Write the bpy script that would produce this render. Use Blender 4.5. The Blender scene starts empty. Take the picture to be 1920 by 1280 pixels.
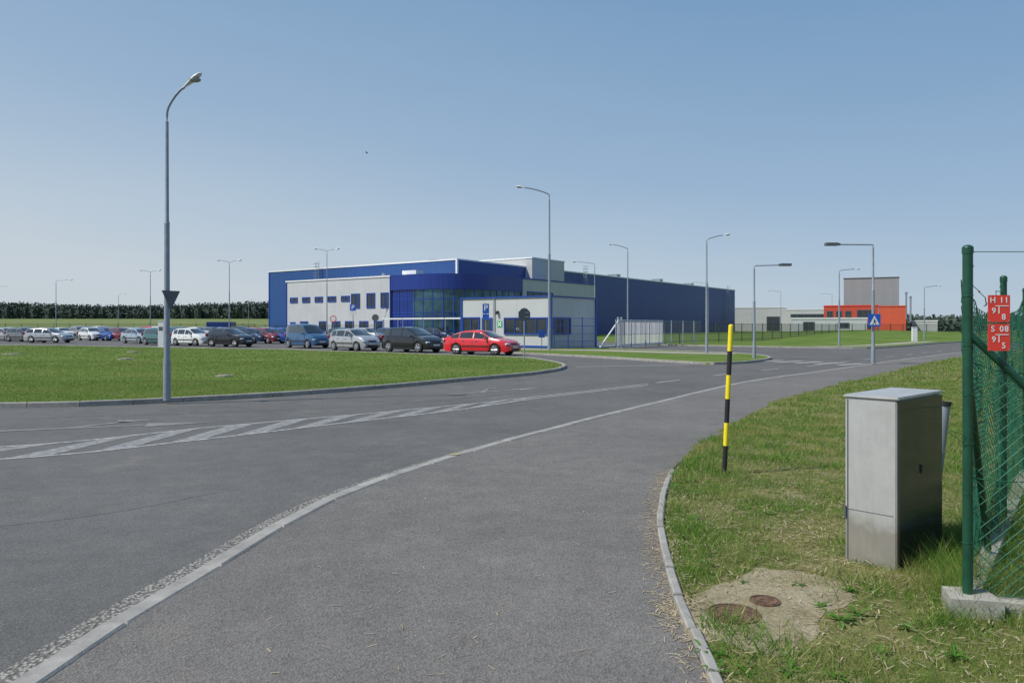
import bpy, math, random
import numpy as np
from mathutils import Vector, Matrix, noise
random.seed(7); rng=np.random.default_rng(7)
S=bpy.context.scene; COL=S.collection
CAM_H=1.7; F=1400.0
def site(u,v,z=0.0):
    """survey: sight-line measurements -> metric ground position at height z"""
    d=(CAM_H-z)*F/(v-610.0); return ((u-960.0)/F*d,d)
# ------------------------------------------------------------ materials
def nt(name):
    m=bpy.data.materials.new(name); m.use_nodes=True
    n=m.node_tree; b=n.nodes['Principled BSDF']; return m,n,b
def N(n,t,**k):
    o=n.nodes.new(t)
    for a,v in k.items(): setattr(o,a,v)
    return o
def noise_n(n,co,scale,detail=4,rough=.6):
    o=N(n,'ShaderNodeTexNoise'); o.inputs['Scale'].default_value=scale
    o.inputs['Detail'].default_value=detail; o.inputs['Roughness'].default_value=rough
    n.links.new(co,o.inputs['Vector']); return o.outputs['Fac']
def ramp(n,fac,stops):
    r=N(n,'ShaderNodeValToRGB'); e=r.color_ramp.elements
    while len(e)<len(stops): e.new(.5)
    for i,(p,c) in enumerate(stops):
        e[i].position=p; e[i].color=(c[0],c[1],c[2],1)
    n.links.new(fac,r.inputs['Fac']); return r.outputs['Color']
def mixc(n,fac,a,b,mode='MIX'):
    m=N(n,'ShaderNodeMix',data_type='RGBA',blend_type=mode)
    for s,v in ((m.inputs[0],fac),(m.inputs[6],a),(m.inputs[7],b)):
        if isinstance(v,(int,float)): s.default_value=v
        elif isinstance(v,tuple): s.default_value=(v[0],v[1],v[2],1)
        else: n.links.new(v,s)
    return m.outputs[2]
def bumpn(n,b,h,strength,dist=.01):
    o=N(n,'ShaderNodeBump'); o.inputs['Strength'].default_value=strength; o.inputs['Distance'].default_value=dist
    n.links.new(h,o.inputs['Height']); n.links.new(o.outputs['Normal'],b.inputs['Normal'])
def sc(c,k): return tuple(max(0,min(1,x*k)) for x in c)
def mat(name,col,rough=.6,metal=0,var=.12,scale=4,bump=0,bscale=40,coat=0,spec=.5):
    m,n,b=nt(name); co=N(n,'ShaderNodeTexCoord').outputs['Object']
    f=noise_n(n,co,scale,6,.65)
    c=ramp(n,f,[(.3,sc(col,1-var)),(.7,sc(col,1+var))])
    n.links.new(c,b.inputs['Base Color']); b.inputs['Roughness'].default_value=rough
    b.inputs['Metallic'].default_value=metal; b.inputs['Coat Weight'].default_value=coat
    b.inputs['Coat Roughness'].default_value=.06
    b.inputs['Specular IOR Level'].default_value=spec
    if bump: bumpn(n,b,noise_n(n,co,bscale,5),bump)
    return m
def weathered(name,col,rough,metal,stain):
    """painted metal with rain streaks and grime toward the base"""
    m,n,b=nt(name); co=N(n,'ShaderNodeTexCoord').outputs['Object']
    mp=N(n,'ShaderNodeMapping'); mp.inputs['Scale'].default_value=(14,14,1.2); n.links.new(co,mp.inputs['Vector'])
    st=noise_n(n,mp.outputs['Vector'],1.0,6,.7); bl=noise_n(n,co,5,6,.7)
    c=ramp(n,bl,[(.3,sc(col,.88)),(.7,sc(col,1.08))])
    c=mixc(n,.55,c,ramp(n,st,[(.35,stain),(.55,(1,1,1)),(1,(1,1,1))]),'MULTIPLY')
    sp=N(n,'ShaderNodeSeparateXYZ'); n.links.new(co,sp.inputs[0])
    g=N(n,'ShaderNodeMath',operation='ADD'); n.links.new(sp.outputs[2],g.inputs[0])
    k=N(n,'ShaderNodeMath',operation='MULTIPLY'); n.links.new(bl,k.inputs[0]); k.inputs[1].default_value=-.5; n.links.new(k.outputs[0],g.inputs[1])
    dirt=ramp(n,g.outputs[0],[(0,(.55,.5,.42)),(.12,(1,1,1))])
    c=mixc(n,.8,c,dirt,'MULTIPLY')
    n.links.new(c,b.inputs['Base Color']); b.inputs['Metallic'].default_value=metal
    r=ramp(n,st,[(.3,(rough*1.4,)*3),(.7,(rough*.8,)*3)]); n.links.new(r,b.inputs['Roughness'])
    bumpn(n,b,noise_n(n,co,3,3),.08,.02)
    return m
def panel(name,col,period,dark=.75,rough=.45,width=.05,var=.06):
    m,n,b=nt(name); co=N(n,'ShaderNodeTexCoord').outputs['Object']
    s=N(n,'ShaderNodeSeparateXYZ'); n.links.new(co,s.inputs[0])
    def Mt(op,a,bb=None):
        o=N(n,'ShaderNodeMath',operation=op)
        for i,v in enumerate((a,bb)):
            if v is None: continue
            if isinstance(v,(int,float)): o.inputs[i].default_value=v
            else: n.links.new(v,o.inputs[i])
        return o.outputs[0]
    t=Mt('FRACT',Mt('MULTIPLY',Mt('ADD',s.outputs[0],s.outputs[1]),1/period))
    l=Mt('LESS_THAN',t,width)
    f=noise_n(n,co,.35,4); base=ramp(n,f,[(.3,sc(col,1-var)),(.7,sc(col,1+var))])
    n.links.new(mixc(n,l,base,sc(col,dark)),b.inputs['Base Color'])
    b.inputs['Roughness'].default_value=rough
    return m
def asphalt(name,c0,c1,speck=1.0,bump=.5):
    m,n,b=nt(name); co=N(n,'ShaderNodeTexCoord').outputs['Object']
    big=noise_n(n,co,.35,6,.6); mid=noise_n(n,co,3.0,6,.7); fine=noise_n(n,co,110,3,.7)
    a=ramp(n,big,[(.3,c0),(.72,c1)])
    a=mixc(n,.6,a,ramp(n,mid,[(.3,(.72,.72,.72)),(.7,(1.15,1.14,1.12))]),'MULTIPLY')
    ds=noise_n(n,co,.9,7,.72); a=mixc(n,ramp(n,ds,[(.56,(0,0,0)),(.78,(.55,.55,.55))]),a,(.26,.235,.195))
    v=N(n,'ShaderNodeTexVoronoi'); v.inputs['Scale'].default_value=75; n.links.new(co,v.inputs['Vector'])
    g=ramp(n,v.outputs['Color'],[(.0,(.5,.5,.51)),(.6,(1,1,1)),(1,(1.0,1.0,1.0))])
    a=mixc(n,.8*speck,a,g,'MULTIPLY')
    fl=ramp(n,fine,[(.35,(.5,.5,.5)),(.5,(1,1,1)),(.68,(1,1,1))]); a=mixc(n,.7*speck,a,fl,'MULTIPLY')
    v2=N(n,'ShaderNodeTexVoronoi'); v2.inputs['Scale'].default_value=38; n.links.new(co,v2.inputs['Vector'])
    sp=ramp(n,v2.outputs['Distance'],[(.0,(1,1,1)),(.2,(0,0,0))])
    a=mixc(n,sp,a,mixc(n,.6,a,(.45,.43,.4)))
    n.links.new(a,b.inputs['Base Color']); b.inputs['Roughness'].default_value=.85
    b.inputs['Specular IOR Level'].default_value=.3
    bumpn(n,b,v.outputs['Distance'],bump,.006); return m
def paint(name,col,under,wear=.5):
    m,n,b=nt(name); co=N(n,'ShaderNodeTexCoord').outputs['Object']
    f=noise_n(n,co,9,8,.75); k=ramp(n,f,[(wear-.08,(0,0,0)),(wear+.1,(1,1,1))])
    n.links.new(mixc(n,k,under,col),b.inputs['Base Color']); b.inputs['Roughness'].default_value=.7; return m
def grassmat(name,stops,scale=.6,fine=30):
    m,n,b=nt(name); co=N(n,'ShaderNodeTexCoord').outputs['Object']
    f=noise_n(n,co,scale,8,.7); c=ramp(n,f,stops)
    g=noise_n(n,co,fine,4,.7)
    c=mixc(n,.8,c,ramp(n,g,[(.3,(.45,.5,.45)),(.65,(1.2,1.2,1.1))]),'MULTIPLY')
    n.links.new(c,b.inputs['Base Color']); b.inputs['Roughness'].default_value=.9
    b.inputs['Specular IOR Level'].default_value=.1; bumpn(n,b,g,.6,.03); return m
def blademat(name,stops,patch=None,pscale=.8,trans=.4):
    m,n,b=nt(name); g=N(n,'ShaderNodeNewGeometry')
    c=ramp(n,g.outputs['Random Per Island'],stops)
    if patch:
        f=noise_n(n,g.outputs['Position'],pscale,5,.65); k=ramp(n,f,[(.47,(0,0,0)),(.66,(1,1,1))])
        c=mixc(n,k,c,patch)
    n.links.new(c,b.inputs['Base Color']); b.inputs['Roughness'].default_value=.6
    b.inputs['Specular IOR Level'].default_value=.2
    if trans:
        t=N(n,'ShaderNodeBsdfTranslucent'); n.links.new(c,t.inputs['Color']); mx=N(n,'ShaderNodeMixShader'); mx.inputs[0].default_value=trans
        n.links.new(b.outputs[0],mx.inputs[1]); n.links.new(t.outputs[0],mx.inputs[2]); n.links.new(mx.outputs[0],n.nodes['Material Output'].inputs['Surface'])
    return m
M={}
M['road']=asphalt('road_asphalt',(.116,.115,.113),(.158,.156,.152),.8)
M['path']=asphalt('path_asphalt',(.158,.15,.143),(.215,.204,.192),1.0,.7)
M['concrete']=mat('concrete',(.36,.345,.31),.85,var=.22,scale=6,bump=.4,bscale=60)
M['kerb']=mat('kerb_concrete',(.29,.28,.26),.85,var=.28,scale=5,bump=.3)
M['white_road']=paint('road_paint',(.43,.43,.42),(.18,.18,.18),.47)
M['hatch_road']=paint('worn_hatch_paint',(.3,.3,.297),(.15,.15,.15),.5)
M['faint_road']=paint('worn_road_paint',(.28,.28,.28),(.15,.15,.15),.52)
M['yellow_mark']=paint('yellow_mark',(.5,.4,.08),(.3,.29,.26),.46)
M['tar']=mat('tar',(.07,.07,.073),.7)
M['lawn']=grassmat('lawn',[(.3,(.085,.14,.025)),(.5,(.12,.185,.038)),(.7,(.19,.215,.065))],.25,12)
M['verge']=grassmat('verge_soil_grass',[(.3,(.11,.14,.035)),(.5,(.18,.17,.07)),(.7,(.28,.235,.135))],1.0,30)
M['field']=grassmat('field',[(.3,(.15,.19,.07)),(.6,(.19,.22,.09)),(.8,(.27,.26,.12))],.01,.3)
M['blade']=blademat('grass_blades',[(0,(.075,.18,.018)),(.5,(.12,.26,.03)),(.82,(.2,.31,.055)),(1,(.52,.45,.24))],(.34,.34,.12),1.3)
M['blade_far']=blademat('lawn_blades',[(0,(.095,.165,.025)),(.6,(.135,.215,.038)),(1,(.23,.27,.08))],(.23,.24,.08),.35)
M['straw']=blademat('straw',[(0,(.32,.26,.16)),(.5,(.52,.44,.3)),(1,(.22,.17,.1))],trans=0)
M['leaf']=blademat('weed_leaf',[(0,(.06,.17,.02)),(1,(.11,.25,.035))],trans=.3)
M['wood']=blademat('hazed_distant_foliage',[(0,(.05,.072,.062)),(.5,(.06,.085,.068)),(1,(.072,.1,.074))],trans=0)  # aerial haze mixed into the leaf colours, paler and bluish
M['galv']=mat('galvanised_steel',(.27,.31,.36),.5,.25,var=.15,scale=9)
M['dgalv']=mat('dark_steel',(.11,.125,.14),.5,.3)
M['lampwhite']=mat('lamp_housing',(.6,.62,.64),.4)
M['lampglass']=mat('lamp_glass',(.28,.28,.26),.2)
M['black']=mat('black_plastic',(.02,.02,.022),.5)
M['pblack']=mat('pole_black_paint',(.018,.018,.02),.45,var=.3,scale=15)
M['pyellow']=mat('pole_yellow_paint',(.85,.68,.02),.45,var=.08,scale=15)
M['hallblue']=panel('blue_cladding',(.016,.068,.235),1.0,.7,.45,.08)
M['midblue']=panel('blue_panel',(.012,.038,.235),1.6,.6,.35,.04)
M['trimblue']=mat('blue_trim',(.012,.06,.32),.4)
M['white_clad']=panel('light_grey_cladding',(.48,.5,.51),3.0,.82,.45,.02)
M['white_clad2']=panel('pale_cladding',(.45,.46,.46),1.1,.85,.5,.05)
M['trimwhite']=mat('white_trim',(.7,.72,.72),.5)
M['grey_clad']=panel('grey_cladding',(.27,.275,.29),2.2,.9,.5,.06)
M['red_clad']=panel('red_cladding',(.52,.065,.035),1.8,.8,.5,.04)
M['orange_clad']=panel('orange_cladding',(.6,.095,.045),2.4,.85,.5,.02)
M['glass']=mat('window_glass',(.03,.04,.05),.08,var=.4,scale=1)
M['tealglass']=mat('curtain_glass',(.04,.1,.125),.05,.35,var=.6,scale=.6)
M['blueglass']=mat('blue_glass',(.008,.03,.2),.12,.1,var=.25,scale=.5)
M['carglass']=mat('car_glass',(.02,.025,.03),.04,coat=1,spec=.9)
M['tyre']=mat('rubber',(.02,.02,.02),.8)
M['rim']=mat('alloy_rim',(.33,.34,.36),.35,.6)
M['headlight']=mat('headlight_lens',(.5,.52,.55),.1,.3,coat=1)
M['taillight']=mat('taillight_lens',(.35,.01,.01),.2,coat=1)
M['plate']=mat('white_plate',(.6,.6,.6),.5)
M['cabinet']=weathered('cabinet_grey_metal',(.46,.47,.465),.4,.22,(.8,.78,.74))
M['cabside']=weathered('cabinet_shaded_glossy_side',(.065,.07,.063),.1,.2,(.6,.6,.55))  # cabinet paint darkened on this side to carry its shade and dark reflections
M['greenpost']=mat('green_post_coating',(.008,.06,.033),.35,var=.3,scale=8)
M['greenwire']=mat('green_wire',(.015,.11,.058),.45)
M['darkfence']=mat('dark_fence_wire',(.035,.06,.05),.6)
M['redsign']=mat('red_sign_plate',(.72,.05,.035),.4,var=.08)
M['white']=mat('white_paint',(.75,.75,.75),.5,var=.04)
M['gatewhite']=mat('gate_paint',(.75,.76,.77),.5,var=.05)
M['bluesign']=mat('blue_sign',(.01,.1,.5),.4)
M['greensign']=mat('green_sign',(.0,.35,.12),.4)
M['rust']=mat('rusty_iron',(.15,.09,.058),.9,.1,var=.5,scale=25,bump=.8,bscale=90)
M['dirt']=grassmat('sandy_concrete',[(.3,(.17,.15,.085)),(.48,(.31,.26,.18)),(.7,(.4,.345,.255))],3.2,45)
M['concslab']=mat('slab_concrete',(.33,.3,.25),.9,var=.2)
m,n,b=nt('gutter_pebbles'); co=N(n,'ShaderNodeTexCoord').outputs['Object']
v=N(n,'ShaderNodeTexVoronoi'); v.inputs['Scale'].default_value=42; n.links.new(co,v.inputs['Vector'])
cc=ramp(n,v.outputs['Distance'],[(.25,(.38,.36,.325)),(.6,(.12,.115,.105))])
cc=mixc(n,.6,cc,ramp(n,v.outputs['Color'],[(0,(.5,.5,.5)),(.7,(1,1,1))]),'MULTIPLY')
n.links.new(cc,b.inputs['Base Color']); b.inputs['Roughness'].default_value=.8
inv=N(n,'ShaderNodeMath',operation='SUBTRACT'); inv.inputs[0].default_value=1; n.links.new(v.outputs['Distance'],inv.inputs[1])
bumpn(n,b,inv.outputs[0],1,.012); M['pebble']=m
def carpaint(name,c,metal=0): return mat(name,c,.3,metal,var=.03,scale=2,coat=1)
PAINT={k:carpaint(k+'_car_paint',c,mt) for k,c,mt in [('red',(.62,.012,.022),0),('black',(.008,.009,.012),.2),
 ('silver',(.42,.43,.45),.4),('grey',(.17,.18,.19),.4),('blue',(.03,.1,.22),.2),('white',(.68,.7,.68),0),
 ('teal',(.035,.13,.14),.2),('paleblue',(.35,.43,.5),.3),('darkblue',(.015,.03,.09),.2),('maroon',(.2,.015,.03),.1),('cobalt',(.02,.09,.38),.2)]}
# ------------------------------------------------------------ builders
class MB:
    def __init__(s): s.v=[];s.f=[];s.m=[]
    def add(s,vs,fs,mi=0):
        o=len(s.v); s.v+= [tuple(p) for p in vs]; s.f+=[tuple(i+o for i in f) for f in fs]; s.m+=[mi]*len(fs)
    def box(s,x0,x1,y0,y1,z0,z1,mi=0):
        s.add([(x0,y0,z0),(x1,y0,z0),(x1,y1,z0),(x0,y1,z0),(x0,y0,z1),(x1,y0,z1),(x1,y1,z1),(x0,y1,z1)],
          [(0,3,2,1),(4,5,6,7),(0,1,5,4),(1,2,6,5),(2,3,7,6),(3,0,4,7)],mi)
    def tube(s,pts,rad,n=10,mi=0,caps=True):
        pts=[Vector(p) for p in pts]
        if not isinstance(rad,(list,tuple)): rad=[rad]*len(pts)
        d0=(pts[-1]-pts[0]).normalized(); up=Vector((0,0,1)) if abs(d0.z)<.9 else Vector((1,0,0))
        vs=[]
        for i,p in enumerate(pts):
            d=(pts[min(i+1,len(pts)-1)]-pts[max(i-1,0)]).normalized()
            a=d.cross(up).normalized(); c=d.cross(a).normalized()
            for k in range(n):
                t=2*math.pi*k/n; vs.append(p+(a*math.cos(t)+c*math.sin(t))*rad[i])
        fs=[]
        for i in range(len(pts)-1):
            for k in range(n):
                k2=(k+1)%n; fs.append((i*n+k,i*n+k2,(i+1)*n+k2,(i+1)*n+k))
        if caps: fs.append(tuple(range(n))[::-1]); fs.append(tuple((len(pts)-1)*n+k for k in range(n)))
        s.add(vs,fs,mi)
    def prism(s,pts,z0,z1,mi=0):
        n=len(pts); a=sum(pts[i][0]*pts[(i+1)%n][1]-pts[(i+1)%n][0]*pts[i][1] for i in range(n))
        if a<0: pts=pts[::-1]
        vs=[(x,y,z0) for x,y in pts]+[(x,y,z1) for x,y in pts]
        s.add(vs,[tuple(range(n,2*n))]+[(i,(i+1)%n,n+(i+1)%n,n+i) for i in range(n)],mi)
    def sheet(s,pts,z,mi=0):
        n=len(pts); a=sum(pts[i][0]*pts[(i+1)%n][1]-pts[(i+1)%n][0]*pts[i][1] for i in range(n))
        if a<0: pts=pts[::-1]
        s.add([(x,y,z) for x,y in pts],[tuple(range(n))],mi)
    def ell(s,c,r,nu=12,nv=8,mi=0):
        vs=[];fs=[]
        for j in range(nv+1):
            ph=math.pi*j/nv-math.pi/2
            for i in range(nu):
                th=2*math.pi*i/nu
                vs.append((c[0]+r[0]*math.cos(ph)*math.cos(th),c[1]+r[1]*math.cos(ph)*math.sin(th),c[2]+r[2]*math.sin(ph)))
        for j in range(nv):
            for i in range(nu): fs.append((j*nu+i,j*nu+(i+1)%nu,(j+1)*nu+(i+1)%nu,(j+1)*nu+i))
        s.add(vs,fs,mi)
    def mesh(s,name,mats,smooth=False):
        me=bpy.data.meshes.new(name); me.from_pydata(s.v,[],s.f)
        if not isinstance(mats,(list,tuple)): mats=[mats]
        for m in mats: me.materials.append(m)
        me.polygons.foreach_set('material_index',s.m)
        if smooth:
            me.polygons.foreach_set('use_smooth',[True]*len(s.f)); me.set_sharp_from_angle(angle=math.radians(38))
        me.update(); return me
    def obj(s,name,mats,parent=None,loc=(0,0,0),rot=0,smooth=False):
        return place(name,s.mesh(name,mats,smooth),parent,loc,rot)
def place(name,data,parent=None,loc=(0,0,0),rot=0):
    o=bpy.data.objects.new(name,data); COL.objects.link(o); o.location=loc
    o.rotation_euler=rot if isinstance(rot,tuple) else (0,0,rot)
    if parent: o.parent=parent
    return o
def tag(o,label,cat,group=None):
    o['label']=label; o['category']=cat
    if group: o['group']=group
    return o
def thing(name,label,cat,loc=(0,0,0),rot=0,group=None):
    return tag(place(name,None,None,loc,rot),label,cat,group)
def struct(o,k='structure',label=None):
    o['kind']=k
    if label: o['label']=label
    return o
def cat(pts,n=8,closed=False):
    out=[];P=[Vector(p) for p in pts];L=len(P)
    for i in range(L if closed else L-1):
        if closed: a,b,c,d=P[i-1],P[i],P[(i+1)%L],P[(i+2)%L]
        else: a,b,c,d=P[max(i-1,0)],P[i],P[i+1],P[min(i+2,L-1)]
        for k in range(n):
            t=k/n; out.append(tuple(.5*((2*b)+(c-a)*t+(2*a-5*b+4*c-d)*t*t+(3*b-a-3*c+d)*t**3)))
    if not closed: out.append(tuple(P[-1]))
    return out
def resample(pl,step):
    out=[pl[0]]; acc=0
    for a,b in zip(pl[:-1],pl[1:]):
        d=math.dist(a,b)
        if d==0: continue
        t=step-acc
        while t<=d:
            out.append((a[0]+(b[0]-a[0])*t/d,a[1]+(b[1]-a[1])*t/d)); t+=step
        acc=(acc+d)%step
    return out
def normals(pl):
    r=[]
    for i in range(len(pl)):
        a=pl[max(i-1,0)];b=pl[min(i+1,len(pl)-1)]; dx,dy=b[0]-a[0],b[1]-a[1]; l=math.hypot(dx,dy) or 1
        r.append((-dy/l,dx/l))
    return r
def offset(pl,d):
    return [(p[0]+n[0]*d,p[1]+n[1]*d) for p,n in zip(pl,normals(pl))]
def kerb(mb,pl,w,z0,z1,step=1.0,gap=.012,mi=0,jit=.003):
    """row of kerb stones on the + side of the polyline"""
    q=resample(pl,step); nn=normals(q)
    for i in range(len(q)-1):
        a,b=q[i],q[i+1]; na,nb=nn[i],nn[i+1]; l=math.dist(a,b) or 1; g=gap/2/l
        j=random.uniform(-jit,jit)
        A=(a[0]+(b[0]-a[0])*g+na[0]*j,a[1]+(b[1]-a[1])*g+na[1]*j); B=(b[0]-(b[0]-a[0])*g+nb[0]*j,b[1]-(b[1]-a[1])*g+nb[1]*j)
        dz=random.uniform(-jit,jit)
        C=(B[0]+nb[0]*w,B[1]+nb[1]*w); D=(A[0]+na[0]*w,A[1]+na[1]*w); bv=min(.012,w*.15)
        vs=[(*A,z0),(*B,z0),(*C,z0),(*D,z0)]
        cx,cy=(A[0]+C[0])/2,(A[1]+C[1])/2
        t=[A,B,C,D]; vs+=[(p[0],p[1],z1-bv+dz) for p in t]
        vs+=[(p[0]+(cx-p[0])*.02+(na[0] if k in(0,1) else -na[0])*bv,p[1]+(cy-p[1])*.02+(na[1] if k in(0,1) else -na[1])*bv,z1+dz) for k,p in enumerate(t)]
        fs=[]
        for L in (0,4):
            for k in range(4): fs.append((L+k,L+(k+1)%4,L+4+(k+1)%4,L+4+k))
        fs.append((8,9,10,11)); mb.add(vs,fs,mi)
def strip(mb,pl,w,z,mi=0):
    a=offset(pl,w/2);b=offset(pl,-w/2);n=len(pl)
    mb.add([(x,y,z) for x,y in b]+[(x,y,z) for x,y in a],[(i,i+1,n+i+1,n+i) for i in range(n-1)],mi)
# ------------------------------------------------------------ terrain
def sstep(a,b,x):
    t=max(0,min(1,(x-a)/(b-a))); return t*t*(3-2*t)
def gz(x,y): return -.03+7.0*sstep(160,620,y)*sstep(60,-90,x)
xs=sorted(set([-3000,-2000,-1400]+list(range(-1000,1001,40))+[1400,2000,3000])); ys=[-300,-100,-30,0,30,60,100,130,160]+list(range(180,700,20))+[800,1000,1500,2500,4000,7000]
mb=MB(); vs=[(x,y,gz(x,y)) for y in ys for x in xs]; nx=len(xs)
mb.add(vs,[(j*nx+i,j*nx+i+1,(j+1)*nx+i+1,(j+1)*nx+i) for j in range(len(ys)-1) for i in range(nx-1)])
struct(mb.obj('ground',M['field'],smooth=True))
mb=MB(); mb.sheet([(-100,-14),(90,-14),(90,108),(-100,112)],0.0); struct(mb.obj('road',M['road']))
near=cat([(-2.9,-9),(-2.55,-2),site(50,1280),site(400,1062),site(600,947),site(800,874),site(1000,816),site(1200,765),site(1400,718),(12,28),(21,38.6),(31.7,50),(60,77),(100,115)],10)
edge=cat([(.3,-9),(.6,-2),site(1322,1280),site(1262,1130),site(1232,1000),site(1245,920),site(1268,880),site(1345,825),site(1430,770),site(1500,745),site(1640,708),site(1795,672),(42,59.5),(72,87),(110,122)],10)
ZP=.05
kin=offset(near,-.14)  # inner side (path side)
mb=MB(); mb.prism(kin+edge[::-1],-.02,ZP); struct(mb.obj('footpath',M['path']))
mb=MB(); kerb(mb,offset(near,-.0)[::-1],.14,-.02,ZP+.012,1.0); struct(mb.obj('kerb',M['kerb']))
gut=[p for p in near if p[1]<11.5]
mb=MB(); strip(mb,offset(gut,.10),.19,.006); struct(mb.obj('gutter',M['pebble']))
ZV=.07
def rag(pl,base,amp):
    r=resample(pl,.12); nn=normals(r); out=[]
    for p,n_ in zip(r,nn):
        k=base
        if 8.6<p[1]<45: k+=amp*(noise.noise(Vector((p[0]*1.3,p[1]*1.3,4)))+.6*noise.noise(Vector((p[0]*5,p[1]*5,9))))*min(1,(p[1]-8.6)/1.5)+.07*min(1,(p[1]-8.6))
        out.append((p[0]+n_[0]*k,p[1]+n_[1]*k))
    return out
vedge=rag(edge,-.055,.18)
verge=vedge+[(200,150),(200,-14),(.3,-14)]
mb=MB(); mb.prism(verge,-.02,ZV); struct(mb.obj('verge',M['verge']))
ek=[p for p in edge if p[1]<8.6]
mb=MB(); kerb(mb,offset(ek,-.055),.055,-.02,ZP+.045,.5,.025,jit=.008)
struct(mb.obj('path_edging',M['kerb']))
# left lawn island
k1=cat([(-95,14.8),(-40,14.6),(-20,14.8),site(0,765),site(315,755),site(640,735),site(900,712),(.7,25.6),(1.9,28.4),(2.2,31.5),(1.6,34.8),(.4,38.2),(-3.9,41.6),(-7.9,44.9),(-11.8,47.6),(-15.4,50.4),(-20,52.4),(-30,57),(-40,61),(-55,65),(-95,74)],8)
mb=MB(); mb.prism(offset(k1,.13),-.02,.085); LAWN=k1; struct(mb.obj('lawn',M['lawn']))
mb=MB(); kerb(mb,k1,.13,-.02,.11); struct(mb.obj('lawn_kerb',M['kerb']))
k2=cat([(-9,55),(-2,47.5),(.8,44),(4.7,38.6),(8.0,32.9),(9.2,32.6),(10.8,33.8),(12.9,37.2),(13.6,40.5),(13.0,44),(9,49.5),(6.4,53.2)],8)
mb=MB(); mb.prism(offset(k2,.12)+[(4,60),(-4,60)],-.02,.085); struct(mb.obj('grass_island',M['lawn']))
mb=MB(); kerb(mb,k2,.12,-.02,.11); struct(mb.obj('island_kerb',M['kerb']))
mb=MB(); strip(mb,cat([(12.6,42.4),(9.5,44.5),(5.5,48.5),(1.5,50.2),(-3,54.5)],6),2.2,.092); struct(mb.obj('pavement',M['concslab']))
k3=cat([(12.6,63),(18,58.9),(23,55.4),(25.4,54.4),(27.5,55.6),(33,61.6),(44,74),(75,104),(130,158)],8)
mb=MB(); mb.prism(offset(k3,.12)+[(110,260),(62,260),(10,150),(7,95)],-.02,.085); struct(mb.obj('far_lawn',M['lawn']))
mb=MB(); kerb(mb,k3,.12,-.02,.11); struct(mb.obj('far_kerb',M['kerb']))
mb=MB(); strip(mb,offset(cat([(23.5,57),(27,58.2),(33,64),(44,76.4),(75,106)],6),.6),1.4,.092); struct(mb.obj('far_pavement',M['concslab']))
mb=MB(); g=16; vs=[]
for j in range(g+1):
    for i in range(g+1):
        x=14+i*3; y=75+j*4; a=math.sin(math.pi*i/g)*math.sin(math.pi*j/g); vs.append((x+j*1.5,y,.05+1.0*a))
mb.add(vs,[(j*(g+1)+i,j*(g+1)+i+1,(j+1)*(g+1)+i+1,(j+1)*(g+1)+i) for j in range(g) for i in range(g)])
struct(mb.obj('grass_mound',M['lawn'],smooth=True))
# markings
mb=MB(); mh=MB()
U=cat([(-22,7.2),(-12,8.9),site(0,838),site(400,800.5),site(780,767),site(1000,744.5),site(1215,719.5)],8)
Lw=cat([(-20,5.9),(-11,7.95),site(0,861),site(350,827),site(620,795.5),site(860,768),site(1010,746.3),site(1215,722.3)],8)
strip(mb,U,.085,.005);strip(mb,Lw,.085,.005)
ru=resample(U,.25)
def nearest(pl,p): return min(range(len(pl)),key=lambda i:math.dist(pl[i],p))
rl=resample(Lw,.25)
i=2
while i<len(ru)-20:
    a=ru[i];b=ru[i+2]; j=nearest(rl,a); j0=j-6
    gap=math.dist(rl[j],ru[i])
    if gap>.16 and j0>=0 and j0+2<len(rl):
        mh.sheet([a,b,rl[j0+2],rl[j0]],.0035)
    i+=4
struct(mb.obj('road_marking',M['white_road'])); struct(mh.obj('hatch_marking',M['hatch_road']))
mb=MB()
dl=cat([site(1215,719.5),site(1300,709),site(1400,697),site(1480,689.5),site(1540,684),site(1620,674),site(1700,665),site(1785,655)],8)
r=resample(dl,.5)
for a in range(1,len(r)-4,8): strip(mb,r[a:a+4],.11,.005)
dirv=Vector((-.62,.79)); al=Vector((.79,.62)); st=Vector((14.3,31.6))
for k in range(7):
    c=st+dirv*(0.3+k*1.0)
    mb.sheet([tuple(c),tuple(c+al*2.2),tuple(c+al*2.2+dirv*.42),tuple(c+dirv*.42)],.005)
strip(mb,cat([(2.6,30.6),(5,31.4),(7.6,32.1)],5),.18,.005)
struct(mb.obj('lane_marking',M['white_road']))
mb=MB()
def arrow(c,ang,s,mbb):
    ca,sa=math.cos(ang),math.sin(ang)
    for poly in ([(-1.6,-.07),(.6,-.07),(.6,.07),(-1.6,.07)],[(.6,-.25),(1.6,0),(.6,.25)],[(-.4,.07),(.3,.6),(.15,.65),(-.6,.07)],[(.1,.5),(.7,.75),(.05,.85)]):
        mbb.sheet([(c[0]+(x*ca-y*sa)*s,c[1]+(x*sa+y*ca)*s) for x,y in poly],.006)
arrow(site(935,733),math.radians(42),1.0,mb); arrow(site(200,800),math.radians(20),1,mb)
struct(mb.obj('arrow_marking',M['faint_road']))
mb=MB()
def crack(p,mb,w):
    r=resample(cat(p,8),.08); r=[(x+.02*noise.noise(Vector((x*4,y*4,0))),y+.03*noise.noise(Vector((x*5,y*5,3)))) for x,y in r]; strip(mb,r,w,.003)
crack([(-14,4.6),(-6,6.0),(-4,6.5),(-3.0,7.6)],mb,.008)
crack([(-9,13.6),(-3.5,15.5),(0,18.6),(4,23.5)],mb,.018)
struct(mb.obj('tar_seam',M['tar']))
mb=MB(); k=nearest(near,site(843,862)); a=Vector(near[k]); t_=(Vector(near[k+1])-a).normalized(); q=Vector((t_.y,-t_.x)); a=a+q*.015
mb.sheet([tuple(a),tuple(a+t_*.09),tuple(a+t_*.13+q*.11),tuple(a+t_*.02+q*.11)],ZP+.019); struct(mb.obj('yellow_kerb_mark',M['yellow_mark']))
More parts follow.
